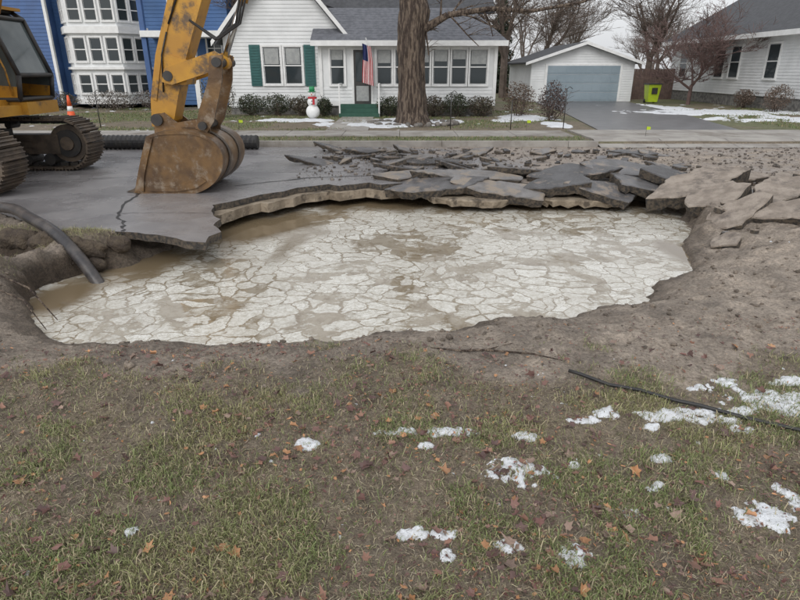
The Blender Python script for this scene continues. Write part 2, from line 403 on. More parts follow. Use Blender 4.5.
mb=MB()
def crack(pts,w):
    L=[];R=[]
    P=[]
    for a,bb in zip(pts[:-1],pts[1:]):
        for k in range(6):
            t=k/6; P.append((a[0]+(bb[0]-a[0])*t+random.uniform(-.03,.03),a[1]+(bb[1]-a[1])*t+random.uniform(-.02,.02)))
    P.append(pts[-1])
    for k,p in enumerate(P):
        ww=w*random.uniform(.4,1.2)
        L.append((p[0]-ww/2,p[1]+ww*.3)); R.append((p[0]+ww/2,p[1]-ww*.3))
    for k in range(len(P)-1):
        mb.add([(*L[k],.004),(*R[k],.004),(*R[k+1],.004),(*L[k+1],.004)],[(0,1,2,3)],M_black)
crack([(-3.85,8.75),(-3.8,8.0),(-3.6,7.3),(-3.3,6.8),(-3.15,6.42)],.06)
crack([(-3.65,7.3),(-2.9,7.35),(-2.4,7.3)],.02)
crack([(-2.6,9.2),(-1.6,9.9),(-.3,10.2),(1,10.1)],.05)
crack([(-7,9.2),(-5,9.9),(-3,10.4),(-1,10.6),(1,10.5)],.02)
crack([(-8,12.2),(-4,12.5),(0,12.3),(2,12.6)],.02)
mb.build('road_crack')

# broken slabs
def chunk(mb,cx,cy,cz,rx,ry,th,tiltx,tilty,rot,mt,ms,n=None,jj0=.008):
    n=n or random.randint(4,6); P=[]
    for k in range(n):
        a=2*math.pi*(k+random.uniform(-.42,.42))/n; q=random.uniform(.65,1.35)
        P.append((rx*q*math.cos(a),ry*q*math.sin(a)))
    Q=[]
    for k in range(n):
        a=P[k];b2=P[(k+1)%n]; L=math.hypot(a[0]-b2[0],a[1]-b2[1]); ns=max(1,int(L/.08))
        for j in range(ns):
            t=j/ns; jj=jj0+.02*(random.random()<.4) if j else 0
            Q.append((a[0]+(b2[0]-a[0])*t+random.uniform(-jj,jj),a[1]+(b2[1]-a[1])*t+random.uniform(-jj,jj)))
    mb.M=Matrix.Translation((cx,cy,cz))@Matrix.Rotation(tiltx,4,'X')@Matrix.Rotation(tilty,4,'Y')@Matrix.Rotation(rot,4,'Z')
    nq=len(Q)
    vs=[(p[0]*random.uniform(.9,1.0),p[1]*random.uniform(.9,1.0),-th*random.uniform(.75,1.25)) for p in Q]
    vs+=[(p[0]*random.uniform(1.0,1.03),p[1]*random.uniform(1.0,1.03),-.012-.01*random.random()) for p in Q]
    vs+=[(p[0]*.99,p[1]*.99,0) for p in Q]
    mb.add(vs,[tuple(range(nq-1,-1,-1)),tuple(range(2*nq,3*nq))]+[(i,(i+1)%nq,nq+(i+1)%nq,nq+i) for i in range(nq)]+[(nq+i,nq+(i+1)%nq,2*nq+(i+1)%nq,2*nq+i) for i in range(nq)],[ms,mt]+[ms]*nq+[mt]*nq)
    mb.M=None
r=math.radians
random.seed(29)
TOPS=[M_slabtop,M_slabtop2,M_slabtop3,M_slabtop]
mb=MB()
for q,(cx,cy,cz,rx,ry,th,tx,ty,ro) in enumerate([(.75,9.2,.06,.75,.36,.13,10,-5,.1),(1.6,9.0,.0,.75,.30,.13,15,4,-.15),(2.4,9.18,.08,.6,.38,.14,8,-8,.2),
    (3.1,9.0,.02,.55,.32,.13,17,7,-.1),(3.75,9.2,.07,.5,.36,.14,6,11,.2),(1.2,9.55,.14,.85,.3,.12,9,3,.05),(2.7,9.65,.17,.8,.3,.12,12,-5,.1),(3.7,9.8,.19,.6,.3,.12,14,6,.1),
    (2.0,10.0,.15,.6,.25,.1,-10,4,.3),(.1,9.85,.09,.6,.28,.1,5,0,.2),(4.4,9.3,.14,.45,.4,.13,9,9,.1),(.35,9.5,.06,.45,.22,.1,8,-10,-.2)]):
    chunk(mb,cx,cy,cz,rx,ry,th,r(tx),r(ty),ro,TOPS[q%4],M_slabside,6)
for k in range(150):
    cx=random.uniform(-1.6,5.4); cy=random.uniform(10.0,13.3)
    if (cx<0 and cy<11): continue
    s=random.uniform(.04,.17) if k%5 else random.uniform(.25,.6)
    chunk(mb,cx,cy,.03+.07*random.random(),s,s*random.uniform(.35,.7),.08,r(random.uniform(-12,20)),r(random.uniform(-16,16)),random.uniform(-.8,.8),random.choice(TOPS),M_slabside)
mb.build('broken_asphalt_slabs')
mb=MB()
for (cx,cy,cz,rx,ry,th,tx,ty,ro) in [(1.2,8.98,-.13,.8,.25,.1,2,0,0),(2.9,8.98,-.15,.9,.25,.1,3,1,.05),(2.0,9.1,-.16,.6,.25,.1,0,0,0)]:
    chunk(mb,cx,cy,cz,rx,ry,th,r(tx),r(ty),ro,M_tanslab,M_tanslab,6)
for (cx,cy,cz,rx,ry,th,tx,ty,ro) in [(4.5,8.7,.18,.68,.42,.2,10,-14,.2),(4.35,7.95,.12,.58,.36,.2,7,-20,-.2),(5.1,7.8,.22,.65,.36,.17,12,-9,.3),(4.2,7.25,.04,.46,.32,.2,6,-26,.5),(4.8,7.0,.15,.6,.28,.17,12,-12,.1),
    (5.6,8.4,.24,.6,.35,.15,12,9,.6),(5.7,7.2,.2,.45,.3,.15,-6,12,.2),(3.8,6.5,-.1,.2,.14,.1,5,-24,.2),(5.3,9.3,.18,.65,.3,.14,12,6,.2),(6.4,8.8,.2,.55,.3,.14,-8,6,.2),(6.3,7.7,.2,.5,.3,.13,12,-5,.4),(5.3,6.5,.13,.35,.2,.12,8,-12,.9),(7.2,9.2,.17,.5,.3,.12,8,4,.1)]:
    chunk(mb,cx,cy,cz,rx,ry,th,r(tx),r(ty),ro,M_mudslab,M_slabside,6,.016)
for k in range(70):
    cx=random.uniform(3.7,7.5); cy=random.uniform(6,9.8); s=random.uniform(.03,.14)
    if sdist(np.array([cx]),np.array([cy]),W)[0]<.15: continue
    chunk(mb,cx,cy,float(height(cx,cy))+.05,s,s*.7,.07,r(random.uniform(-18,18)),r(random.uniform(-18,18)),random.uniform(0,3),random.choice([M_mudslab,M_slabtop2]),M_slabside)
mb.build('mud_caked_slabs')
def lump(name,lst):
    mb=MB()
    for (cx,cy,cz,rx,ry,rz) in lst:
        o=len(mb.v); mb.ball((cx,cy,cz),(rx,ry,rz),M_sod,34,22)
        L=np.array(mb.v[o:])-np.array([cx,cy,cz])
        k=.6+.8*fbm(L[:,0]*9+cx*3+L[:,2]*6,L[:,1]*9+cy+L[:,2]*5,5,9)
        for i in range(o,len(mb.v)): mb.v[i]=tuple(np.array([cx,cy,cz])+L[i-o]*k[i-o])
    mb.build(name)
lump('earth_clod',[(-3.98,4.98,-.02,.28,.16,.14),(-3.70,4.83,-.12,.1,.08,.07),(-4.55,5.2,.02,.3,.16,.13),(-3.42,6.05,-.1,.26,.1,.13),(-3.8,6.14,-.06,.24,.1,.12),(-3.25,5.95,-.24,.1,.08,.07),(-3.1,6.2,-.08,.14,.1,.1),(-3.6,5.9,-.26,.12,.09,.07),(-4.3,6.3,-.08,.3,.12,.12)])

ico=np.array([(0,0,1),(.9,0,.3),(.28,.85,.3),(-.72,.53,.3),(-.72,-.53,.3),(.28,-.85,.3),(.72,.53,-.4),(-.28,.85,-.4),(-.9,0,-.4),(-.28,-.85,-.4),(.72,-.53,-.4),(0,0,-1)])
icf=np.array([(0,1,2),(0,2,3),(0,3,4),(0,4,5),(0,5,1),(1,6,2),(2,7,3),(3,8,4),(4,9,5),(5,10,1),(6,7,2),(7,8,3),(8,9,4),(9,10,5),(10,6,1),(7,6,11),(8,7,11),(9,8,11),(10,9,11),(6,10,11)])
def clods(name,x,y,s,cb,mat,z=None,fl=.7):
    n=len(x); z=height(x,y) if z is None else z
    sc=s[:,None,None]*rng.uniform(.55,1.25,(n,12,1))*np.array([1,1,fl])
    V=ico[None]*sc+np.stack([x,y,z+s*.15],1)[:,None]
    F=(icf[None]+np.arange(n)[:,None,None]*12).reshape(-1,3)
    c=np.repeat(cb*rng.uniform(.6,1.3,(n,1)),12,0)
    npmesh(name,V.reshape(-1,3),F,mat,c,True)
n=9000
x=rng.uniform(-4.5,6.5,n); y=2.9+rng.random(n)**1.4*6; d=sdist(x,y,W); da=sdist(x,y,A)
k=(d>.04)&(da>.05)&((y>3.4)|(rng.random(n)<.5)); x=x[k];y=y[k]
clods('soil_clods',x,y,.004+.028*rng.random(len(x))**7,np.array([.28,.23,.185]),M_terr)
x=rng.uniform(-1.8,10,5200); y=rng.uniform(9.7,14,5200)
clods('road_rubble',x,y,.006+.04*rng.random(5200)**6,np.array([.22,.19,.165]),M_terr,np.maximum(height(x,y),0)+.008)

# ------------------------------------------------------------ grass blades
def blades(name,x,y,h,w,cols,flat=0.):
    n=len(x); z=height(x,y)-.003
    a=rng.uniform(0,2*np.pi,n); ux,uy=np.cos(a),np.sin(a)
    b2=rng.uniform(0,2*np.pi,n); L=h*rng.uniform(.3,1.3,n)*(1+flat); lx,ly=np.cos(b2)*L,np.sin(b2)*L
    V=np.zeros((n,5,3))
    B=np.stack([x,y,z],1); U=np.stack([ux*w,uy*w,0*w],1); up=h*(1-flat)
    m1=B+np.stack([lx*.4+uy*h*.1,ly*.4,up*.62+.003],1); tp=B+np.stack([lx,ly,up*.95*np.clip(1.15-L/(h*1.6),.2,1)+.003],1)
    V[:,0]=B-U;V[:,1]=B+U;V[:,2]=m1-U*.8;V[:,3]=m1+U*.8;V[:,4]=tp
    f=np.array([(0,1,3),(0,3,2),(2,3,4)]); F=(f[None]+np.arange(n)[:,None,None]*5).reshape(-1,3)
    npmesh(name,V.reshape(-1,3),F,M_blade,np.repeat(cols,5,0))
n=300000
y=1.15+rng.random(n)**1.1*2.7; x=rng.uniform(-1,1,n)*(y*.78+.55)
d,nn,n2,g=zone(x,y)
den=sstep(.40,.66,fbm(x*3.6,y*3.6,4,61)+.35*(n2-.5))*.72+.08
k=(rng.random(n)<g*den)&(d>.4); x=x[k];y=y[k]
xe=rng.uniform(-5.5,-2.9,34000); ye=rng.uniform(4.2,6.75,34000); d2,_,_,g2=zone(xe,ye)
k=(rng.random(len(xe))<g2*.9)&(d2>.05)&(height(xe,ye)>-.1); x=np.concatenate([x,xe[k]]); y=np.concatenate([y,ye[k]])
n=len(x)
t=sstep(.35,.7,fbm(x*1.5,y*1.5,4,63))[:,None]; gr=np.array([.20,.24,.095]); st=np.array([.42,.36,.23]); 
c=gr*(1-t)+np.array([.28,.28,.13])*t
c=np.where(rng.random((n,1))<.30,st,c)*rng.uniform(.5,1.4,(n,1))
blades('grass',x,y,rng.uniform(.012,.045,n)*(1+.8*(rng.random(n)<.12)),rng.uniform(.0009,.0022,n),c)
n=140000
y=1.15+rng.random(n)**1.1*2.7; x=rng.uniform(-1,1,n)*(y*.78+.55); d,nn,n2,g=zone(x,y)
k=(rng.random(n)<np.clip(g*1.1,.06,1))&(d>.45); x=x[k];y=y[k];n=len(x)
pal=np.array([(.38,.32,.22),(.26,.20,.14),(.15,.11,.08),(.48,.42,.30),(.24,.21,.13)])
blades('dead_thatch',x,y,rng.uniform(.01,.035,n),rng.uniform(.0008,.002,n),pal[rng.integers(0,5,n)]*rng.uniform(.6,1.2,(n,1)),.75)
n=60000
x=rng.uniform(-16,20,n); y=14.4+rng.random(n)*13
k=~((y>15.4)&(y<17.))&~((x>4.6)&(x<11.3)&(y<17))&~((x>5.4)&(x<11.5)&(y>=17))&(fbm(x*.35,y*.8,5,41)<.56)&~((x>-7)&(x<3.8)&(y>22.8))&(np.hypot((x-.4)/1.5,(y-19.2)/1.)>1); x=x[k];y=y[k]; n=len(x)
c=np.where(rng.random((n,1))<.4,np.array([.26,.22,.12]),np.array([.13,.18,.06]))*rng.uniform(.6,1.3,(n,1))
blades('lawn_grass',x,y,rng.uniform(.03,.08,n),rng.uniform(.005,.012,n),c)

def leaves(name,x,y,s,lift=.012,zf=None,lobed=True):
    n=len(x); z=(height(x,y) if zf is None else zf)+lift*rng.random(n)+.006
    m=12 if lobed else 8
    a=np.arange(m)*2*np.pi/m
    rad=np.where(np.arange(m)%2==0,1.,.58) if lobed else np.array([1,.62,.5,.62,1,.62,.5,.62])
    if lobed: rad=rad*np.array([1.05,1,.95,1,.8,1,.55,1,.8,1,.95,1])
    base=np.zeros((m+1,3)); base[:m,0]=rad*np.cos(a); base[:m,1]=rad*np.sin(a); base[:m,2]=np.abs(base[:m,1])*.35
    P=np.repeat(base[None],n,0)*rng.uniform(.75,1.2,(n,m+1,1)); P[:,:,2]*=rng.uniform(-.5,2.2,(n,1)); P[:,:,2]+=P[:,:,0]**2*rng.uniform(-.2,.5,(n,1)); P=P*s[:,None,None]; P[:,:,1]*=rng.uniform(.4,1.,(n,1))
    ax=rng.normal(0,.3,n); ay=rng.normal(0,.25,n); az=rng.uniform(0,6.28,n)
    def rot(P,a,i,j):
        c=np.cos(a)[:,None];s_=np.sin(a)[:,None]; p=P[:,:,i].copy(); q=P[:,:,j].copy(); P[:,:,i]=c*p-s_*q; P[:,:,j]=s_*p+c*q
    rot(P,ax,1,2); rot(P,ay,0,2); rot(P,az,0,1)
    P+=np.stack([x,y,z],1)[:,None]
    f=np.array([(m,i,(i+1)%m) for i in range(m)]); F=(f[None]+np.arange(n)[:,None,None]*(m+1)).reshape(-1,3)
    pal=np.array([(.19,.095,.08),(.26,.14,.10),(.15,.09,.08),(.42,.22,.11),(.27,.19,.15),(.12,.068,.06),(.22,.12,.10)])
    c=pal[rng.integers(0,7,n)]*rng.uniform(.65,1.2,(n,1))
    c=np.repeat(c,m+1,0)*rng.uniform(.8,1.15,(n*(m+1),1))
    npmesh(name,P.reshape(-1,3),F,M_leafm,c,False)
n=20000
y=1.15+rng.random(n)**1.25*2.8; x=rng.uniform(-1,1,n)*(y*.78+.5)
k=(rng.random(n)<.3+.9*sstep(.4,.65,fbm(x*1.7,y*1.7,3,71)))&(sdist(x,y,W)>.4); x=x[k];y=y[k]
leaves('leaf_litter',x,y,.003+.012*rng.random(len(x))**1.6,.012,None,False)
n=2100
y=1.15+rng.random(n)**1.25*2.5; x=rng.uniform(-1,1,n)*(y*.78+.5)
k=(rng.random(n)<.35+.9*sstep(.4,.65,fbm(x*1.7,y*1.7,3,71)))&(sdist(x,y,W)>.55); x=x[k];y=y[k]
leaves('fallen_leaves',x,y,.012+.027*rng.random(len(x))**1.6,.022)

# ------------------------------------------------------------ snow patches
def snow(name,pts,x0,x1,y0,y1,st,hh,ns,bias=-.25):
    xs=np.arange(x0,x1,st); ys=np.arange(y0,y1,st); X,Y=np.meshgrid(xs,ys); x=X.ravel();y=Y.ravel()
    f=np.full(x.shape,-9.)
    for (cx,cy,rx,ry) in pts: f=np.maximum(f,1-((x-cx)/rx)**2-((y-cy)/ry)**2)
    f=np.clip(f,-1.2,1)+(fbm(x*ns,y*ns,4,81)-.5)*3.4+(fbm(x*ns*4,y*ns*4,3,83)-.5)*1.2+bias
    hgt=hh*np.clip(f,0,1)**.7
    z=height(x,y)+hgt+.006*np.clip(f*4,-1,1)
    nx,ny=len(xs),len(ys); i=(np.arange(nx-1)[None]+np.arange(ny-1)[:,None]*nx).ravel()
    F=np.stack([i,i+1,i+1+nx,i+nx],1); k=(f[F]>-.12).any(1)&(f[F]>-.6).all(1); F=F[k]
    u,inv=np.unique(F,return_inverse=True)
    V=np.stack([x,y,z],1)[u]
    npmesh(name,V,inv.reshape(F.shape),M_snow,None,True)
SP=[(-.44,2.38,.065,.045),(-.03,2.48,.11,.03),(.12,2.38,.045,.03),(.25,2.48,.12,.045),(.52,2.17,.15,.10),(.62,2.44,.06,.03),(1.09,2.65,.09,.045),(.96,2.58,.10,.025),
(1.54,2.64,.24,.07),(1.35,2.65,.09,.03),(1.26,2.53,.055,.03),(2.09,2.77,.26,.13),(1.73,2.93,.07,.04),(1.9,3.0,.08,.04),(2.3,3.0,.12,.06),(1.24,2.26,.06,.03),(1.43,2.16,.07,.035),
(.95,1.91,.04,.04),(.66,1.68,.06,.06),(.41,1.73,.055,.045),(.18,1.78,.05,.03),(.05,1.79,.05,.035),(.18,1.68,.04,.025),(1.51,1.91,.12,.09),(1.14,2.07,.06,.03),(-1.06,1.8,.025,.025),
(1.76,2.52,.07,.03),(1.68,2.02,.06,.07),(1.8,2.67,.08,.03),(-.7,2.45,.02,.02),(.8,2.2,.03,.02),(-1.0,2.6,.02,.015)]
snow('snow_patch',SP,-1.6,2.8,1.4,3.3,.0075,.009,17,-.15)
snow('lawn_snow',[(-3.6,20.6,1.2,.6),(-.8,18.9,1.4,.8),(-.3,20.6,1.0,.5),(3.6,20.5,.5,.8),(4.6,22,.8,1.6),(4.9,19,.4,.9),(13,24.5,3.4,1.4),(15,21.3,3.8,1.1),(12.2,27.5,.6,2.8),(18,23.5,2,.9),(1.4,20.0,.8,.5),(-13,22,1,.3)],-15,22,17,31,.05,.05,1.6,.05)
snow('bank_snow',[(5.3,6.4,.35,.08),(5.9,6.9,.3,.07),(4.6,5.9,.12,.05)],4,6.6,5.6,7.3,.012,.02,8)

mb=MB(); P=[(1.0,3.06),(1.06,3.03),(1.2,2.93),(1.35,2.86),(1.5,2.77),(1.62,2.71),(1.8,2.6),(2.0,2.47),(2.3,2.33),(2.8,2.2),(3.6,2.2)]
mb.tube([(p[0],p[1],float(height(p[0],p[1]))+.026+.006*math.sin(i*1.7)) for i,p in enumerate(P)],.011,8,M_black); mb.build('black_cable')
mb=MB(); P=[(.2,3.42),(.39,3.37),(.55,3.39),(.7,3.33),(.84,3.3),(1.0,3.2)]
mb.tube([(p[0],p[1],float(height(p[0],p[1]))+.015) for p in P],[.004,.007,.008,.007,.006,.003],6,M_bark)
mb.tube([(.55,3.39,float(height(.55,3.39))+.015),(.66,3.47,.0),(.75,3.5,.01)],[.005,.004,.002],5,M_bark); mb.build('fallen_branch')
mb=MB()
P=[(-10,7.1,.09),(-7,7.2,.09),(-5.6,7.15,.1),(-4.75,6.95,.15),(-4.2,6.5,.13),(-3.72,6.1,.07),(-3.4,5.85,-.08),(-3.15,5.66,-.28),(-2.95,5.52,-.52)]
Q=[]
for i in range(len(P)-1):
    p0=Vector(P[max(i-1,0)]);p1=Vector(P[i]);p2=Vector(P[i+1]);p3=Vector(P[min(i+2,len(P)-1)])
    for k in range(22):
        t=k/22; Q.append(.5*((2*p1)+(-p0+p2)*t+(2*p0-5*p1+4*p2-p3)*t*t+(-p0+3*p1-3*p2+p3)*t**3))
mb.tube(Q,[.061+.004*(i%2) for i in range(len(Q))],14,M_hose); mb.build('suction_hose')
mb=MB(); mb.tube([(-3.9,5.0,.1),(-3.3,4.85,-.1),(-2.95,4.6,-.3)],[.008,.009,.005],6,M_bark); mb.tube([(-3.7,4.75,.03),(-3.2,4.6,-.12),(-2.9,4.35,-.28)],[.006,.008,.004],6,M_bark); mb.build('dead_branch')

# ------------------------------------------------------------ excavator
EX=empty('excavator')
def track(yc,name):
    mb=MB(); x0,x1,zr=-9.3,-6.0,.42; w=.3
    L=x1-x0; per=2*L+2*math.pi*zr; ns=50
    for k in range(ns):
        s=k*per/ns
        if s<L: px,pz,a=x0+s,0,0
        elif s<L+math.pi*zr:
            t=(s-L)/zr; px,pz,a=x1+zr*math.sin(t),zr-zr*math.cos(t),-t
        elif s<2*L+math.pi*zr: px,pz,a=x1-(s-L-math.pi*zr),2*zr,math.pi
        else:
            t=(s-2*L-math.pi*zr)/zr; px,pz,a=x0-zr*math.sin(t),zr+zr*math.cos(t),math.pi-t
        mb.M=Matrix.Translation((px,yc,pz+.045))@Matrix.Rotation(a,4,'Y')
        ww=per/ns*.46
        mb.box(-ww,ww,-w,w,-.012,.018,M_steel)
        mb.box(-ww*.9,-ww*.65,-w,w,-.045,-.012,M_steel); mb.box(-.01,.01,-w,w,-.035,-.012,M_steel); mb.box(ww*.6,ww*.82,-w,w,-.035,-.012,M_steel)
        mb.box(-ww*.8,ww*.8,-.09,.09,.018,.08,M_dark)
    mb.M=None
    for xx,rr in ((x1,.33),(x0,.33)):
        mb.tube([(xx,yc-.11,zr+.045),(xx,yc+.11,zr+.045)],rr,28,M_steel,False)
        mb.tube([(xx,yc-.14,zr+.045),(xx,yc+.14,zr+.045)],.24,24,M_dark,False)
        mb.tube([(xx,yc-.17,zr+.045),(xx,yc+.17,zr+.045)],.12,16,M_steel,False)
    mb.box(x0+.1,x1-.15,yc-.15,yc+.15,.28,.62,M_steel)
    mb.box(x0+.5,x1-.6,yc-.2,yc+.2,.40,.5,M_steel)
    for k in range(7):
        xx=x0+.45+k*(L-.8)/6; mb.tube([(xx,yc-.19,.19),(xx,yc+.19,.19)],.105,14,M_dark,False)
    for k in range(2): mb.tube([(x0+1+k*1.3,yc-.14,.78),(x0+1+k*1.3,yc+.14,.78)],.06,12,M_dark,False)
    mb.build(name,EX)
track(8.55,'track_near'); track(10.95,'track_far')
mb=MB(); mb.box(-8.6,-6.8,8.86,10.6,.35,.75,M_dark); mb.tube([(-7.6,9.75,.7),(-7.6,9.75,1.02)],.62,28,M_dark,False)
mb.box(-10.2,-6.5,8.45,11.15,1.0,1.24,M_yel); mb.box(-10.1,-8.2,8.5,11.1,1.242,2.15,M_yel)
mb.prismy([(-10.9,1.0),(-10.15,1.0),(-10.15,2.1),(-10.75,2.1),(-10.95,1.7)],8.4,11.2,M_dark)
mb.box(-8.15,-6.7,8.5,9.0,1.242,1.75,M_yel); mb.box(-6.49,-6.2,10.2,11.12,1.0,1.2,M_yel)
mb.box(-6.49,-6.3,8.9,10.2,1.0,1.16,M_yel); mb.build('upper_body',EX)
mb=MB(); cp=[(-7.7,1.245),(-5.78,1.245),(-5.72,1.62),(-6.02,2.5),(-6.2,2.62),(-7.6,2.67)]
ya,yb_=10.18,11.14
for yy in (ya,yb_):
    for i in range(len(cp)):
        a=cp[i];b2=cp[(i+1)%len(cp)]; mb.tube([(a[0],yy,a[1]),(b2[0],yy,b2[1])],.038,8,M_dark)
    mb.tube([(-6.55,yy,1.25),(-6.6,yy,2.65)],.04,8,M_yel)
    mb.prismy([(-7.66,1.26),(-6.58,1.26),(-6.58,1.75),(-7.68,1.75)],yy-.015,yy+.015,M_yel)
    mb.prismy([(-6.53,1.27),(-5.80,1.27),(-5.77,1.44),(-6.53,1.50)],yy-.02,yy+.02,M_yel)
    mb.prismy([(-7.66,1.76),(-6.62,1.76),(-6.62,2.62),(-7.6,2.62)],yy-.008,yy+.008,M_cab)
    mb.prismy([(-6.53,1.28),(-5.82,1.28),(-5.76,1.62),(-6.05,2.47),(-6.22,2.58),(-6.57,2.62)],yy-.008,yy+.008,M_cab)
for p in cp: mb.tube([(p[0],ya,p[1]),(p[0],yb_,p[1])],.035,8,M_dark)
mb.slab([(-5.74,ya+.03,1.62),(-5.74,yb_-.03,1.62),(-6.03,yb_-.03,2.48),(-6.03,ya+.03,2.48)],.012,M_cab)
mb.slab([(-7.65,ya-.03,2.72),(-7.65,yb_+.03,2.72),(-6.05,yb_+.03,2.68),(-6.05,ya-.03,2.68)],.05,M_yel)
mb.box(-7.3,-6.8,10.4,10.9,1.25,1.6,M_black); mb.box(-7.4,-7.2,10.4,10.9,1.6,2.2,M_black)
mb.tube([(-5.85,ya-.06,1.3),(-5.86,ya-.1,1.7),(-6.05,ya-.1,2.3),(-6.1,ya-.04,2.5)],.014,6,M_yel)
mb.tube([(-6.1,9.3,1.24),(-6.1,9.3,1.9),(-6.8,9.3,1.95),(-6.8,9.3,1.24)],.016,6,M_dark)
mb.build('cab',EX,(-.5,0,0))
yA,yB=9.0,9.42; yc=.5*(yA+yB)
mb=MB(); mb.prismy([(-7.3,1.35),(-6.95,1.3),(-6.45,2.2),(-5.3,4.35),(-4.6,4.8),(-2.2,5.25),(-2.0,5.5),(-2.3,5.7),(-4.7,5.45),(-5.6,5.1),(-6.2,4.4),(-7.1,2.4)],yA,yB,M_yel); mb.build('boom',EX)
mb=MB(); mb.prismy([(-3.70,.92),(-3.5,.86),(-3.36,1.0),(-3.16,1.62),(-2.70,2.7),(-1.75,4.8),(-1.45,5.9),(-1.75,6.15),(-2.25,5.4),(-2.6,4.2),(-3.17,2.75),(-3.5,1.9),(-3.66,1.3)],yA+.03,yB-.03,M_yel)
for yy in (yA+.012,yB-.03):
    mb.prismy([(-3.62,1.3),(-3.46,1.9),(-3.13,2.75),(-2.56,4.2),(-2.52,4.18),(-3.08,2.73),(-3.41,1.88),(-3.57,1.28)],yy,yy+.018,M_yel)
    mb.prismy([(-3.22,1.62),(-2.76,2.7),(-1.8,4.8),(-1.75,4.78),(-2.71,2.68),(-3.17,1.60)],yy,yy+.018,M_yel)
mb.prismy([(-3.42,1.5),(-3.1,1.5),(-3.0,1.82),(-3.3,1.9)],yA-.005,yB+.005,M_yel)
mb.tube([(-3.56,yA-.12,1.02),(-3.56,yB+.12,1.02)],.085,16,M_dark,False); mb.tube([(-3.32,yA-.1,1.62),(-3.32,yB+.1,1.62)],.07,16,M_dark,False)
mb.tube([(-3.25,yA+.015,2.3),(-2.95,yA+.01,2.9),(-2.5,yA+.01,4.0)],.014,8,M_black); mb.tube([(-3.29,yA+.015,2.2),(-3.4,yA+.01,1.9),(-3.45,yA+.01,1.4)],.012,8,M_black)
mb.build('arm',EX)
mb=MB()
for yy in (yA-.06,yB+.06):
    mb.prismy([(-3.42,1.54),(-3.28,1.5),(-2.55,1.72),(-2.5,1.88),(-2.62,1.95),(-3.36,1.72)],yy-.025,yy+.025,M_yel)
    mb.prismy([(-2.68,1.88),(-2.5,1.9),(-2.54,1.55),(-2.72,1.0),(-2.84,.84),(-3.0,.90),(-2.92,1.15),(-2.74,1.55)],yy-.075,yy-.03,M_buck)
mb.tube([(-2.58,yA-.2,1.8),(-2.58,yB+.2,1.8)],.065,16,M_dark,False); mb.tube([(-2.88,yA-.2,.94),(-2.88,yB+.2,.94)],.06,16,M_dark,False)
mb.tube([(-2.58,yc,1.8),(-2.22,yc,2.65)],.045,14,M_chrome); mb.tube([(-2.24,yc,2.6),(-1.55,yc,4.4)],.085,16,M_yel); mb.tube([(-2.58,yc-.07,1.8),(-2.58,yc+.07,1.8)],.1,14,M_yel,False)
for k,o in enumerate((0,.05,.1)):
    mb.tube([(-2.3,yA-.05+o*.4,3.6),(-2.12+o,yA-.08,2.9),(-2.28+o*.6,yA-.07,2.3),(-2.6+o*.5,yA-.05,2.1),(-2.95,yA+.02,2.35)],.016,8,M_black)
for yy in (yA-.14,yB+.14):
    mb.tube([(-6.4,yy,1.4),(-5.95,yy,2.6)],.05,12,M_chrome); mb.tube([(-6.0,yy,2.5),(-5.3,yy,4.3)],.085,14,M_yel)
mb.tube([(-4.9,yc,5.55),(-3.2,yc,6.0)],.1,14,M_yel); mb.tube([(-3.3,yc,6.0),(-1.7,yc,6.05)],.05,12,M_chrome)
mb.build('linkage',EX)
mb=MB()
bp=[(-4.08,.02),(-3.6,-.02),(-3.15,-.01),(-2.85,.05),(-2.62,.17),(-2.48,.33),(-2.43,.50),(-2.48,.66),(-2.62,.78),(-2.85,.86),(-3.15,.88),(-3.5,.86),(-3.72,.80)]
b0,b1=8.62,9.84
def cr(P,n=5):
    Q=[]
    for i in range(len(P)-1):
        p0=Vector(P[max(i-1,0)]);p1=Vector(P[i]);p2=Vector(P[i+1]);p3=Vector(P[min(i+2,len(P)-1)])
        for k in range(n):
            t=k/n; Q.append(tuple(.5*((2*p1)+(-p0+p2)*t+(2*p0-5*p1+4*p2-p3)*t*t+(-p0+3*p1-3*p2+p3)*t**3)))
    Q.append(P[-1]); return Q
def inset(P,t):
    cx,cz=-3.2,.45; out=[]
    for p in P:
        dx,dz=cx-p[0],cz-p[1]; l=math.hypot(dx,dz); out.append((p[0]+dx/l*t,p[1]+dz/l*t))
    return out
oq=cr(bp); iq=inset(oq,.035)
side=oq+[(-3.86,.5),(-3.97,.25)]
for yy in (b0,b1):
    mb.prismy(side,yy-.014,yy+.014,M_buck)
    sg=-1 if yy==b0 else 1
    mb.prismy([(-4.06,.03),(-3.97,.25),(-3.86,.5),(-3.72,.79),(-3.6,.79),(-3.74,.5),(-3.85,.25),(-3.9,.03)],yy+sg*.03-.014,yy+sg*.03+.014,M_buck)
    mb.prismy([(-3.8,.04),(-3.3,.03),(-2.95,.08),(-2.75,.18),(-2.85,.24),(-3.05,.15),(-3.35,.11),(-3.8,.12)],yy+sg*.028-.012,yy+sg*.028+.012,M_buck)
nq=len(oq); vs=[(p[0],b0-.03,p[1]) for p in inset(oq,-.015)]+[(p[0],b1+.03,p[1]) for p in inset(oq,-.015)]+[(p[0],b0-.03,p[1]) for p in iq]+[(p[0],b1+.03,p[1]) for p in iq]
fs=[(i,i+1,nq+i+1,nq+i) for i in range(nq-1)]+[(2*nq+i+1,2*nq+i,3*nq+i,3*nq+i+1) for i in range(nq-1)]
fs+=[(i+1,i,2*nq+i,2*nq+i+1) for i in range(nq-1)]+[(nq+i,nq+i+1,3*nq+i+1,3*nq+i) for i in range(nq-1)]
fs+=[(0,nq,3*nq,2*nq),(nq-1,2*nq-1,4*nq-1,3*nq-1)]
mb.add(vs,fs,M_buck,False)
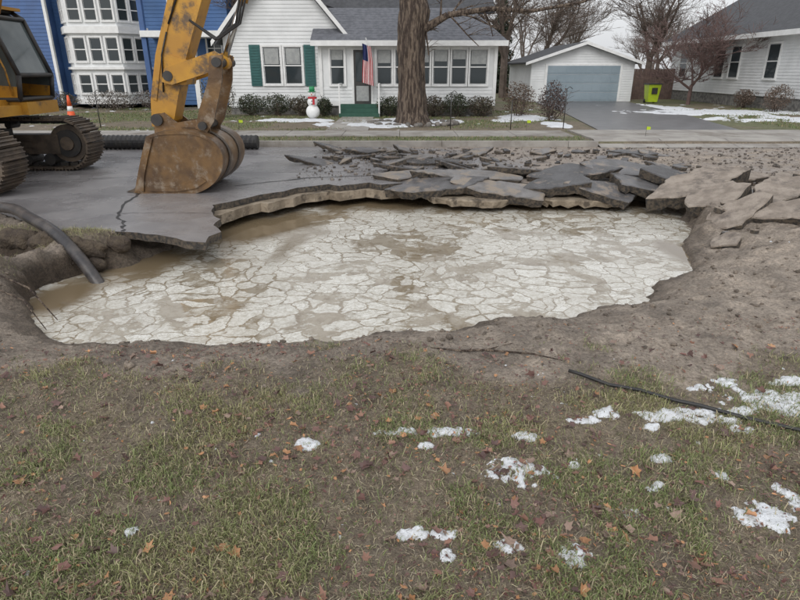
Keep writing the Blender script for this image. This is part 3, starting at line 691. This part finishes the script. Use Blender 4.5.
for yy in (8.95,9.5):
    q2=inset(oq[8:52],-.035)
    n2_=len(q2); mb.add([(p[0],yy-.05,p[1]) for p in q2]+[(p[0],yy+.05,p[1]) for p in q2],[(i,i+1,n2_+i+1,n2_+i) for i in range(n2_-1)],M_steel,True)
for k in range(5):
    yy=b0+.08+k*(b1-b0-.16)/4
    mb.prismy([(-3.95,.07),(-4.1,.06),(-4.26,.012),(-4.1,.0),(-3.95,.0)],yy-.045,yy+.045,M_steel)
for yy in (yA-.08,yB+.02):
    mb.prismy([(-3.72,.8),(-3.68,1.08),(-3.5,1.12),(-3.3,.98),(-2.95,1.02),(-2.8,1.06),(-2.7,.95),(-2.72,.8)],yy,yy+.045,M_buck)
mb.build('bucket',EX,(-.585,0,0),(.82,1,1))

# ------------------------------------------------------------ building helpers
def siding(mb,x0,x1,z0,z1,mat,step=.125,clip=None,y=0.):
    z=z0
    while z<z1-.01:
        zt=min(z+step,z1); a0,a1=(x0,x1); t0,t1=(x0,x1)
        if clip: a0,a1=clip(z); t0,t1=clip(zt)
        if a1-a0>.02:
            mb.add([(a0,y-.022,z),(a1,y-.022,z),(t1,y-.004,zt),(t0,y-.004,zt),(a0,y,z),(a1,y,z)],[(0,1,2,3),(0,4,5,1)],mat)
        z=zt
def win(mb,x0,x1,z0,z1,bars=(1,1),glass=None,fr=None,f=.07,y=0.):
    glass=glass or M_glass; fr=fr or M_trim
    mb.box(x0+f*.5,x1-f*.5,y-.034,y-.026,z0+f*.5,z1-f*.5,glass)
    mb.box(x0-f,x0,y-.07,y-.0,z0-f,z1+f,fr); mb.box(x1,x1+f,y-.07,y-.0,z0-f,z1+f,fr)
    mb.box(x0,x1,y-.068,y-.0,z1,z1+f,fr); mb.box(x0-.0,x1,y-.085,y-.0,z0-f,z0,fr)
    for k in range(bars[0]):
        zz=z0+(z1-z0)*(k+1)/(bars[0]+1); mb.box(x0,x1,y-.055,y-.036,zz-.02,zz+.02,fr)
    for k in range(bars[1]):
        xx=x0+(x1-x0)*(k+1)/(bars[1]+1); mb.box(xx-.015,xx+.015,y-.052,y-.037,z0,z1,fr)
def wallM(ox,oy,ang): return Matrix.Translation((ox,oy,0))@Matrix.Rotation(ang,4,'Z')

# ---- white house
H=empty('white_house')
mb=MB()
mb.prismy([(-6.5,.35),(-2.1,.35),(-2.1,3.05),(-4.3,5.6),(-6.5,3.05)],23.6,26,M_white)
mb.box(-2.9,3.5,23.05,27,.5,2.62,M_white)
mb.box(-6.4,3.3,26,33,.35,3.6,M_white)
mb.M=Matrix.Translation((0,23.6,0))
siding(mb,-6.5,-2.9,.4,3.05,M_white); siding(mb,-6.5,-2.1,3.05,5.6,M_white,clip=lambda z:(-6.5+(z-3.05)/2.55*2.2,-2.1-(z-3.05)/2.55*2.2))
mb.M=Matrix.Translation((0,23.05,0)); siding(mb,-2.9,3.5,.5,1.12,M_white)
mb.M=None
mb.box(-6.56,-6.42,23.54,23.66,.4,3.05,M_trim); mb.box(-2.98,-2.86,22.98,23.1,.45,2.62,M_trim); mb.box(3.44,3.56,22.98,23.1,.45,2.62,M_trim)
mb.box(-2.95,3.55,23.0,23.05,2.45,2.62,M_trim); mb.box(-2.86,3.44,22.99,23.05,.45,.6,M_trim)
mb.build('walls',H)
mb=MB(); mb.box(-6.52,-2.92,23.62,24,.0,.36,M_found); mb.box(-2.88,3.48,23.08,24,.0,.49,M_found); mb.build('foundation',H)
mb=MB()
mb.slab([(-6.85,23.2,2.66),(-6.85,33.2,2.66),(-4.3,33.2,5.72),(-4.3,23.2,5.72)],.14,M_roofd); mb.slab([(-4.3,23.2,5.72),(-4.3,33.2,5.72),(-1.78,33.2,2.72),(-1.78,23.2,2.72)],.14,M_roofd)
mb.add([(-6.9,23.17,2.5),(-6.9,23.17,2.68),(-4.3,23.17,5.76),(-1.73,23.17,2.72),(-1.73,23.17,2.54),(-4.3,23.17,5.5)],[(0,5,2,1),(5,4,3,2)],M_trim)
mb.slab([(-3.2,22.65,2.66),(3.85,22.65,2.66),(2.75,25.3,3.95),(-3.2,25.3,3.95)],.1,M_roof)
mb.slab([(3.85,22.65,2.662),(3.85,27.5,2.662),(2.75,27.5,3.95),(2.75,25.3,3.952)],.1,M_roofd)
for k in range(1,14):
    t=k/14; yy=22.65+2.65*t; zz=2.66+1.29*t; xr=3.85-1.1*t
    mb.add([(-3.2,yy-.006,zz+.004),(xr,yy-.006,zz+.004),(xr-.08,yy+.19,zz+.094),(-3.2,yy+.19,zz+.094),(-3.2,yy-.006,zz-.02),(xr,yy-.006,zz-.02)],[(0,1,2,3),(4,5,1,0)],M_roof)
mb.box(-3.2,3.87,22.62,22.65,2.5,2.68,M_trim); mb.box(-3.2,3.85,22.65,23.05,2.52,2.55,M_trim)
mb.slab([(-2.2,25.2,3.85),(3.7,25.2,3.85),(3.7,29.4,6.9),(-4.3,29.4,6.9),(-4.3,26,4.5)],.15,M_roofd); mb.slab([(-6.6,29.4,6.9),(3.7,29.4,6.9),(3.7,33.6,3.7),(-6.6,33.6,3.7)],.15,M_roofd)
mb.build('roof',H)
mb=MB(); mb.M=Matrix.Translation((0,23.6,0))
win(mb,-5.12,-4.48,1.2,2.5,(1,0),M_glass); win(mb,-4.32,-3.68,1.2,2.5,(1,0),M_glass)
mb.box(-5.06,-4.54,-.04,-.035,1.9,2.45,M_blind); mb.box(-4.26,-3.74,-.04,-.035,1.9,2.45,M_blind)
for x0 in (-5.62,-3.58):
    mb.box(x0,x0+.4,-.06,-.02,1.13,2.57,M_teal)
    for k in range(14): mb.box(x0+.05,x0+.35,-.075,-.06,1.2+k*.097,1.25+k*.097,M_teal)
mb.M=Matrix.Translation((0,23.05,0))
for (a,b2) in ((-2.55,-2.05),(-.85,-.3),(-.17,.4),(.55,1.1),(1.22,1.77),(1.89,2.44),(2.56,3.2)):
    win(mb,a,b2,1.2,2.4,(1,0),M_glass)
    if random.random()<.8: mb.box(a+.05,b2-.05,-.04,-.035,1.85+.25*random.random(),2.36,M_blind)
mb.build('windows',H)
mb=MB(); mb.M=Matrix.Translation((0,23.05,0))
mb.box(-1.78,-1.0,-.05,-.0,.5,2.44,M_trim); mb.box(-1.7,-1.08,-.07,-.052,.52,2.38,M_dark); mb.box(-1.62,-1.16,-.076,-.0705,1.3,2.3,M_glass); mb.box(-1.62,-1.16,-.078,-.0705,.62,1.15,M_blind)
mb.build('door',H)
mb=MB(); 
for k in range(3): mb.box(-2.2,-.75,22.0+.33*k,23.04,.1 if k==0 else .1+.14*k+.001,.1+.14*(k+1),M_green)
for xx in (-2.2,-.78):
    mb.box(xx,xx+.05,22.05,22.1,.1,1.25,M_trim); mb.box(xx,xx+.05,22.1,23.0,1.2,1.25,M_trim)
mb.build('steps',H)
FL=empty('flag'); mb=MB(); mb.tube([(-1.05,22.98,1.9),(-1.2,22.4,2.75)],.015,8,M_trim); mb.build('pole',FL)
mb=MB(); nc,nr=13,12
for i in range(nc):
    for j in range(nr):
        def pt(i,j):
            u=i/nc; v=j/nr; wd=.30+.10*v
            return (-1.34+u*wd+.02*math.sin(v*5),22.45+.05*math.sin(u*16+v*2)+.03*v,2.58-1.3*v-.12*u)
        mt=M_navy if (j<5 and i<7) else (M_red if i%2==0 else M_trim)
        mb.add([pt(i,j),pt(i,j+1),pt(i+1,j+1),pt(i+1,j)],[(0,1,2,3)],mt)
mb.build('cloth',FL)

# ---- blue house
B=empty('blue_house'); mb=MB()
mb.box(-20,-7.6,28.4,38,.2,7,M_blue)
mb.M=Matrix.Translation((0,28.4,0)); siding(mb,-20,-7.6,.4,7,M_blue,.15)
mb.M=None
bay=[(-14.9,28.4),(-14.1,27.2),(-12.0,27.2),(-11.3,28.4)]
mb.prismz(bay,.3,5.6,M_white); mb.prismz([(-15.05,28.4),(-14.2,27.05),(-11.9,27.05),(-11.15,28.4)],3.15,3.42,M_trim); mb.prismz([(-15.05,28.4),(-14.2,27.05),(-11.9,27.05),(-11.15,28.4)],1.72,1.82,M_trim)
mb.prismz([(-15.0,28.4),(-14.15,27.12),(-11.95,27.12),(-11.2,28.4)],.3,.5,M_trim)
mb.box(-11.0,-10.8,27.1,27.3,.1,5.6,M_blue2); mb.box(-8.95,-8.75,27.1,27.3,.1,5.6,M_trim); mb.box(-11.0,-7.5,27.0,28.4,3.0,3.25,M_trim)
mb.M=Matrix.Translation((0,27.6,0)); siding(mb,-17.6,-15.2,.2,6,M_blue2,.15); mb.M=None
mb.box(-17.6,-15.2,27.62,28.38,.2,6,M_blue2); mb.box(-15.2,-15.08,27.56,27.7,.2,6,M_trim)
mb.build('walls',B)
mb=MB()
for (z0,z1) in ((.75,1.5),(2.05,2.98),(3.65,4.5)):
    mb.M=Matrix.Translation((0,27.2,0))
    for x0 in (-14.0,-13.3,-12.6): win(mb,x0+.04,x0+.52,z0,z1,(1,0),M_glass)
    a=math.atan2(1.2,.7)
    mb.M=wallM(-12.0,27.2,a); 
    for x0 in (.12,.75): win(mb,x0,x0+.46,z0,z1,(1,0),M_glass)
    mb.M=wallM(-14.9,28.4,-math.atan2(1.2,.8))
    for x0 in (.12,.78): win(mb,x0,x0+.5,z0,z1,(1,0),M_glass)
mb.M=Matrix.Translation((0,28.4,0))
for (x0,x1,z0,z1) in ((-10.4,-9.8,1.0,2.3),(-8.6,-8.0,2.2,3.0),(-8.55,-7.95,.9,1.8),(-19,-18.2,1.2,2.4),(-10.1,-9.4,3.7,5)): win(mb,x0,x1,z0,z1,(1,1),M_glass)
mb.build('windows',B)
mb=MB(); mb.slab([(-20.5,28,6.9),(-7.2,28,6.9),(-7.2,33,10.5),(-20.5,33,10.5)],.2,M_roofd); mb.slab([(-20.5,38.4,6.9),(-7.2,38.4,6.9),(-7.2,33,10.5),(-20.5,33,10.5)],.2,M_roofd)
mb.prismz([(-15.2,28.4),(-14.3,26.9),(-11.8,26.9),(-11.,28.4)],5.6,5.8,M_roofd); mb.build('roof',B)

# ---- garage
G=empty('detached_garage'); mb=MB(); gx0,gx1,gy=7.0,12.5,33.4
mb.prismy([(gx0,.1),(gx1,.1),(gx1,2.1),((gx0+gx1)/2,2.95),(gx0,2.1)],gy,40,M_white)
mb.M=Matrix.Translation((0,gy,0)); siding(mb,gx0,gx1,.12,2.1,M_white); cxg=(gx0+gx1)/2
siding(mb,gx0,gx1,2.1,2.95,M_white,clip=lambda z:(gx0+(z-2.1)/.85*2.75,gx1-(z-2.1)/.85*2.75)); mb.M=None
mb.build('walls',G)
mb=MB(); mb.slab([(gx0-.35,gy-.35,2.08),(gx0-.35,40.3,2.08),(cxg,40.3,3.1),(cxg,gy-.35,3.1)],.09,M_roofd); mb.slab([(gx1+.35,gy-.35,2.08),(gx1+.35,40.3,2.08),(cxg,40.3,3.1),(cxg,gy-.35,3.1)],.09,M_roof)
mb.add([(gx0-.38,gy-.38,1.93),(gx0-.38,gy-.38,2.07),(cxg,gy-.38,3.1),(gx1+.38,gy-.38,2.07),(gx1+.38,gy-.38,1.93),(cxg,gy-.38,2.94)],[(0,5,2,1),(5,4,3,2)],M_trim); mb.build('roof',G)
mb=MB(); mb.M=Matrix.Translation((0,gy,0)); mb.box(7.75,11.85,-.06,-.0,.11,2.0,M_trim)
for j in range(4):
    mb.box(7.87,11.73,-.075,-.062,.125+j*.45,.56+j*.45,M_gdoor)
    for k in range(8): mb.box(7.95+k*.473,8.33+k*.473,-.087,-.0755,.2+j*.45,.49+j*.45,M_gdoor)
mb.build('garage_door',G)

# ---- right white house
R=empty('white_bungalow'); mb=MB()
mb.box(16,27,22.5,37,.6,3.45,M_white)
mb.M=wallM(16,37,-math.pi/2); siding(mb,0,14.5,.62,3.45,M_white)
mb.M=Matrix.Translation((0,22.5,0)); siding(mb,16,27,.6,3.4,M_white); siding(mb,16,27,3.4,6,M_white,clip=lambda z:(16+(z-3.4)/2.6*5.5,27-(z-3.4)/2.6*5.5)); mb.M=None
mb.box(15.94,16.06,22.44,22.58,.6,3.45,M_trim); mb.build('walls',R)
mb=MB(); mb.box(16.03,26.9,22.55,36.9,0,.6,M_found); mb.build('foundation',R)
mb=MB(); mb.slab([(15.45,22.1,3.2),(15.45,37.4,3.2),(21.5,37.4,6.6),(21.5,22.1,6.6)],.15,M_roofd); mb.slab([(27.5,22.1,3.2),(27.5,37.4,3.2),(21.5,37.4,6.6),(21.5,22.1,6.6)],.15,M_roofd)
mb.box(15.4,15.48,22.1,37.4,3.0,3.2,M_trim); mb.box(15.48,16,22.1,37.4,3.02,3.05,M_trim); mb.build('roof',R)
mb=MB(); mb.M=wallM(16,37,-math.pi/2)
for x0 in (1.2,5.2,6.6,9.6,12.6): win(mb,x0,x0+.85,1.35,2.75,(1,0),M_glass); 
mb.build('windows',R)

# fence & bin
mb=MB(); xx=12.9
while xx<15.8: mb.box(xx,xx+.13,36.2,36.23,.05,1.75+.02*random.random(),M_wood); xx+=.145
mb.box(12.9,15.8,36.235,36.28,.4,.5,M_wood); mb.box(12.9,15.8,36.235,36.28,1.4,1.5,M_wood); mb.build('wooden_fence')
T=empty('trash_bin'); mb=MB()
bx,by=13.05,32.
vs=[];
for (z_,w_) in ((.16,.24),(1.0,.32)):
    vs+=[(bx-w_,by-w_,z_),(bx+w_,by-w_,z_),(bx+w_,by+w_,z_),(bx-w_,by+w_,z_)]
mb.add(vs,[(3,2,1,0),(4,5,6,7),(0,1,5,4),(1,2,6,5),(2,3,7,6),(3,0,4,7)],M_lime)
mb.tube([(bx-.28,by+.2,.2),(bx-.2,by+.2,.2)],.1,12,M_black); mb.tube([(bx+.2,by+.2,.2),(bx+.28,by+.2,.2)],.1,12,M_black); mb.build('body',T)
mb=MB(); mb.box(bx-.35,bx+.35,by-.36,by+.34,1.0,1.06,M_dark); mb.box(bx-.14,bx+.14,by-.345,by-.30,.55,.85,M_dark); mb.build('lid',T)

# ------------------------------------------------------------ trees
def rv(): return Vector((random.gauss(0,1),random.gauss(0,1),random.gauss(0,1))).normalized()
def branch(segs,p,d,L,r0,lev,maxl,up=.12,kids=(4,6),droop=0):
    ns=4 if lev<2 else 3; st=L/ns; q=p.copy(); dd=d.copy(); rr=r0; pts=[]
    for k in range(ns):
        dd=(dd+rv()*.2+Vector((0,0,up-droop*(lev>1)))).normalized(); q2=q+dd*st; r2=r0*(1-(k+1)/ns*.55)
        segs.append((q.copy(),q2.copy(),rr,r2)); pts.append((q.copy(),q2.copy(),r2,dd.copy())); q=q2; rr=r2
    if lev<maxl:
        for c in range(random.randint(*kids)):
            a,b2,r2,dr=random.choice(pts[1 if lev==0 else 0:]); t=random.random(); pp=a.lerp(b2,t)
            nd=(dr*.75+rv()*.75).normalized(); nd.z=abs(nd.z)*.7+nd.z*.3
            branch(segs,pp,nd.normalized(),L*random.uniform(.5,.75),max(r2*random.uniform(.45,.65),.006),lev+1,maxl,up,kids,droop)
def segarr(segs,n=5,minr=0.):
    P0=np.array([s[0][:] for s in segs]);P1=np.array([s[1][:] for s in segs]);r0=np.maximum(np.array([s[2] for s in segs]),minr);r1=np.maximum(np.array([s[3] for s in segs]),minr*.7)
    d=P1-P0; d/=np.linalg.norm(d,axis=1)[:,None]+1e-9
    ref=np.where(np.abs(d[:,2:3])<.9,np.array([[0,0,1.]]),np.array([[1.,0,0]])); u=np.cross(d,ref); u/=np.linalg.norm(u,axis=1)[:,None]; w=np.cross(u,d)
    a=np.arange(n)*2*np.pi/n; R=u[:,None]*np.cos(a)[None,:,None]+w[:,None]*np.sin(a)[None,:,None]
    V=np.concatenate([P0[:,None]+R*r0[:,None,None],P1[:,None]+R*r1[:,None,None]],1)
    f=np.array([(k,n+k,n+(k+1)%n,(k+1)%n) for k in range(n)])
    F=(f[None]+np.arange(len(segs))[:,None,None]*2*n).reshape(-1,4)
    return V.reshape(-1,3),F
TR=empty('street_tree')
mb=MB(); tp=[(.42,19.2,-.05),(.4,19.2,.15),(.37,19.2,.5),(.36,19.2,1.2),(.33,19.2,2.),(.34,19.2,2.8),(.42,19.2,3.3),(.3,19.2,3.9),(.2,19.25,4.8),(.1,19.3,6)]
tr=[.66,.54,.45,.41,.40,.42,.44,.33,.28,.24]
Q=[];RR=[]
for i in range(len(tp)-1):
    for k in range(12):
        t=k/12; Q.append(tuple(Vector(tp[i]).lerp(Vector(tp[i+1]),t))); RR.append(tr[i]*(1-t)+tr[i+1]*t)
mb.tube(Q,RR,72,M_bark)
for i,v in enumerate(mb.v):
    cx,cy=.36,19.2; a=math.atan2(v[1]-cy,v[0]-cx); 
    rg=float(fbm(np.array([a*7.]),np.array([v[2]*1.3]),3,77)[0]); rg=abs(rg-.5)*2
    k=1+.05*math.sin(a*5+v[2]*.8)+.18*(rg-.25)
    if v[2]<4.5: mb.v[i]=(cx+(v[0]-cx)*k,cy+(v[1]-cy)*k,v[2])
mb.build('trunk',TR)
segs=[]
random.seed(3)
limb=[(.55,19.15,2.75),(1.4,19,3.2),(2.6,18.8,3.35),(3.8,18.7,3.28),(5.2,18.6,3.5),(6.5,18.5,4.0)]; lr=[.15,.10,.075,.055,.04,.02]
for i in range(5):
    a,b2=Vector(limb[i]),Vector(limb[i+1]); segs.append((a,b2,lr[i],lr[i+1]))
    for k in range(4): branch(segs,a.lerp(b2,random.random()),(rv()+Vector((.8,0,.1))).normalized(),random.uniform(.7,1.5),lr[i+1]*.4,2,4,.02,(2,4),.1)
for dx,dy,dz,L,rr,sx in ((-.6,0,.9,3.5,.2,3.6),(.7,.2,.9,3.5,.22,3.8),(0,.6,1,3.5,.2,4.6),(-.2,-.5,1,3.5,.2,5.2),(.3,0,1,3.5,.2,5.8),(-.8,.2,.5,3,.15,5)):
    branch(segs,Vector((.25,19.2,sx)),Vector((dx,dy,dz)).normalized(),L,rr,0,4,.1,(3,5))
V,F=segarr(segs,6,.005); npmesh('limbs',V,F,M_bark,None,True,TR)
mb=MB()
for k in range(26):
    a=2*math.pi*k/26; mb.ball((.4+1.35*math.cos(a)*random.uniform(.95,1.05),19.2+.85*math.sin(a),.14),(random.uniform(.08,.17),.11,random.uniform(.05,.1)),M_rock,8,5,.2)
mb.build('rock_border')
def treeobj(x,y,h,seed,maxl=5,kids=(4,6),spread=.35,r=.12,minr=.008,trunkz=None):
    random.seed(seed); segs=[]; t=trunkz or h*.25
    b0=Vector((0,0,-.1)); b1=Vector((random.uniform(-.1,.1),0,t)); segs.append((b0,b1,r*1.2,r))
    for k in range(4):
        d=Vector((random.gauss(0,spread),random.gauss(0,spread),1)).normalized(); branch(segs,b1-Vector((0,0,.1*k)),d,h*.42,r*.7,0,maxl-1,.05,kids)
    V,F=segarr(segs,4,minr); V=V+np.array([x,y,.1])
    return V,F
V,F=treeobj(14.3,30.5,5.6,5,5,(4,6),.8,.09,.008,.9); npmesh('ornamental_tree',V,F,M_twigr)
V,F=treeobj(16.2,41,9,6,5,(4,5),.5,.2,.009); npmesh('bare_tree',V,F,M_twig)
V,F=treeobj(6.3,38,10,9,5,(4,5),.35,.2,.009); npmesh('bare_tree',V,F,M_twig)
V,F=treeobj(10.5,46,9,14,5,(4,5),.45,.2,.009); npmesh('bare_tree',V,F,M_twig)
V,F=treeobj(-7.2,30,8,12,5,(4,5),.3,.13,.008); npmesh('bare_tree',V,F,M_twig)
base=[treeobj(0,0,10,s,5,(3,5),.4,.18,.011) for s in (21,22,23)]
VV=[];FF=[];o=0; random.seed(5)
for k in range(40):
    V,F=base[k%3]; a=random.uniform(0,6.28); s=random.uniform(.65,1.05); c_,s_=math.cos(a),math.sin(a)
    yy=random.uniform(62,105)
    Vn=np.stack([(V[:,0]*c_-V[:,1]*s_)*s,(V[:,0]*s_+V[:,1]*c_)*s,V[:,2]*s],1)+np.array([-50+k*3.3+random.uniform(-1,1),yy,0])
    VV.append(Vn);FF.append(F+o);o+=len(V)
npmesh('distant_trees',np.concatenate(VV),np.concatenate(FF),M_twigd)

def shrub(name,x,y,rx,ry,h,n,c1,c2,ls=.03,zc=None,seed=0,cone=False):
    g=np.random.default_rng(seed)
    u=g.normal(size=(n,3)); u/=np.linalg.norm(u,axis=1)[:,None]; r_=g.random(n)**.33
    lump=.72+.42*vn(u[:,0]*2.5+seed,u[:,1]*2.5+u[:,2]*2,seed)
    P=u*(r_*lump)[:,None]
    if cone:
        t=g.random(n)**1.4; rad=(1-t)*(.55+.45*np.abs(np.sin(t*26+seed)))*np.sqrt(g.random(n)); a=g.uniform(0,6.28,n)
        rad=rad*(.7+.4*vn(a*2,t*8,seed))
        P=np.stack([np.cos(a)*rad,np.sin(a)*rad,t*2-1],1)
    P=P*np.array([rx,ry,h/2])+np.array([x,y,.1+h/2])
    a=g.normal(size=(n,3)); a/=np.linalg.norm(a,axis=1)[:,None]; b_=g.normal(size=(n,3)); b_=np.cross(a,b_); b_/=np.linalg.norm(b_,axis=1)[:,None]
    s=ls*g.uniform(.6,1.3,(n,1))
    V=np.stack([P-a*s,P+b_*s*.5,P+a*s,P-b_*s*.5],1).reshape(-1,3); F=np.arange(n*4).reshape(-1,4)
    t=g.random((n,1)); c=(np.array(c1)*(1-t)+np.array(c2)*t)*g.uniform(.6,1.3,(n,1))
    rt=empty(name); npmesh('foliage',V,F,M_foli,np.repeat(c,4,0),False,rt)
    random.seed(seed+1); segs=[]
    for k in range(7):
        branch(segs,Vector((x+random.uniform(-.2,.2)*rx,y,.05)),Vector((random.gauss(0,.45)*rx/h*1.5,random.gauss(0,.4),1)).normalized(),h*.6,.02 if not cone else .06,1,3,.05,(2,3))
    V,F=segarr(segs,4,.005); npmesh('stems',V,F,M_twig,None,False,rt)
dg1,dg2=(.04,.06,.035),(.085,.085,.05); br1,br2=(.12,.09,.07),(.19,.14,.11)
sh=[('boxwood_shrub',-5.6,22.9,.6,.4,.8,dg1,dg2),('boxwood_shrub',-4.6,22.9,.65,.4,.85,dg1,dg2),('boxwood_shrub',-3.7,22.9,.55,.4,.75,br1,dg2),('boxwood_shrub',-2.8,22.5,.4,.4,.7,dg1,dg2),
 ('boxwood_shrub',-.35,22.5,.55,.35,.75,dg1,dg2),('boxwood_shrub',1.2,22.5,.6,.4,.75,br1,dg2),('boxwood_shrub',2.1,22.5,.55,.4,.85,dg1,dg2),('boxwood_shrub',3.0,22.5,.55,.4,.75,br1,dg2),
 ('brown_shrub',4.3,22.3,.65,.5,1.25,br1,(.16,.11,.075)),('brown_shrub',5.1,20.6,.55,.4,1.3,(.08,.06,.055),(.13,.09,.08)),('brown_shrub',-6.5,22,.6,.4,1.5,(.09,.08,.055),(.13,.12,.08)),
 ('brown_shrub',-12.2,26.2,1.2,.5,.85,(.14,.12,.1),(.19,.17,.15)),('brown_shrub',-10.3,26.2,1.1,.5,.9,(.09,.07,.06),(.15,.12,.1)),('brown_shrub',-14.5,26.2,1.0,.5,.8,dg1,br2),
 ('brown_shrub',15.2,24.8,.6,.6,1.1,br1,br2),('brown_shrub',15.4,27.5,.5,.6,.9,br1,br2)]
for k,(nm,x,y,rx,ry,h,c1,c2) in enumerate(sh): shrub(nm,x,y,rx,ry,h,1900,c1,c2,.033,seed=k+3)
for k,(x,y,h,rr) in enumerate([(7.3,46,8.5,1.5),(3.2,46,11,2.2),(-8.2,44,12,2.4)]): shrub('evergreen_tree',x,y,rr,rr,h,9000,(.03,.045,.03),(.06,.075,.045),.11,seed=k+50,cone=True)

# ------------------------------------------------------------ small items
C=empty('traffic_cone'); mb=MB(); cx,cy=-11.0,20.4
mb.box(cx-.19,cx+.19,cy-.19,cy+.19,.1,.14,M_orange); mb.tube([(cx,cy,.14),(cx,cy,.42)],[.15,.1],18,M_orange); mb.tube([(cx,cy,.42),(cx,cy,.58)],[.101,.075],18,M_trim); mb.tube([(cx,cy,.58),(cx,cy,.92)],[.074,.03],18,M_orange); mb.build('cone_body',C)
mb=MB(); P=[(-7.6+i*.035,13.75,.16) for i in range(125)]; mb.tube(P,[.15+.014*(i%3==0) for i in range(125)],16,M_black,False); mb.build('corrugated_pipe')
SN=empty('snowman_decoration'); mb=MB(); x0,y0=-3.05,21.4
mb.ball((x0,y0,.34),.24,M_trim,16,12); mb.ball((x0,y0,.66),.18,M_trim,16,12); mb.ball((x0,y0,.92),.13,M_trim,16,12); mb.build('body',SN)
mb=MB(); mb.tube([(x0,y0,1.0),(x0,y0,1.02)],.15,16,M_hgreen); mb.tube([(x0,y0,1.02),(x0,y0,1.17)],.095,16,M_hgreen); mb.tube([(x0+.13*math.cos(a*.4),y0+.13*math.sin(a*.4),.8) for a in range(17)],.035,8,M_red); mb.box(x0+.03,x0+.1,y0-.2,y0-.16,.58,.8,M_red)
mb.tube([(x0,y0-.11,.92),(x0,y0-.24,.91)],[.025,.004],8,M_orange)
for dx in (-.045,.045): mb.ball((x0+dx,y0-.12,.96),.014,M_black,6,4)
for zz in (.6,.7): mb.ball((x0,y0-.18,zz),.02,M_black,6,4)
mb.build('hat_and_scarf',SN)
for k,(x,y,h) in enumerate([(1.45,17.4,1.1),(4.75,17.6,1.2),(11.9,17.6,1.3),(-8.9,18,1.1),(-5.3,17.6,1.0),(3.2,17.5,.9)]):
    mb=MB(); mb.tube([(x,y,.05),(x,y,h)],.014,8,M_dark); mb.tube([(x,y,h),(x+.08,y,h+.06),(x+.16,y,h)],.01,6,M_dark); mb.build('garden_stake')
for k,(x,y) in enumerate([(-8.2,15.0),(6.2,15.2),(-4.6,17.3),(3.6,17.2)]):
    mb=MB(); mb.tube([(x,y,.08),(x,y,.38)],.004,5,M_dark); mb.add([(x,y,.38),(x+.11,y+.02,.37),(x+.11,y+.02,.30),(x,y,.30)],[(0,1,2,3)],M_lime); mb.build('marking_flag')

# ------------------------------------------------------------ world, light, camera
wd=bpy.data.worlds.new('World'); S.world=wd; wd.use_nodes=True; nt=wd.node_tree
bg=nt.nodes['Background']; sk=nt.nodes.new('ShaderNodeTexSky'); sk.sky_type='NISHITA'; sk.sun_disc=False
sk.sun_elevation=r(42); sk.sun_rotation=r(200); sk.air_density=1.2; sk.dust_density=4.; sk.ozone_density=1.
hs=nt.nodes.new('ShaderNodeHueSaturation'); hs.inputs['Saturation'].default_value=.2; hs.inputs['Value'].default_value=1.
nt.links.new(sk.outputs[0],hs.inputs['Color'])
# overcast: thick even cloud veil over the clear-sky model
o_=mixc(nt,.65,hs.outputs[0],(6.6,6.75,7.0)); nt.links.new(o_,bg.inputs[0]); bg.inputs[1].default_value=.15
sl=bpy.data.lights.new('sun','SUN'); sl.energy=.9; sl.angle=r(30); sl.color=(1,.99,.97)
so=bpy.data.objects.new('sun',sl); COL.objects.link(so)
el,az=r(42),r(200) 
dirv=Vector((math.sin(az)*math.cos(el),math.cos(az)*math.cos(el),math.sin(el)))
so.rotation_euler=dirv.to_track_quat('Z','Y').to_euler(); so.location=(0,0,20)
cam=bpy.data.cameras.new('camera'); co=bpy.data.objects.new('camera',cam); COL.objects.link(co)
cam.sensor_width=36; cam.lens=26.2; cam.clip_end=3000; cam.clip_start=.05
co.location=(0,0,1.7); co.rotation_euler=(r(90-21.56),0,0); S.camera=co
S.view_settings.view_transform='Standard'; S.view_settings.look='None'; S.view_settings.exposure=0
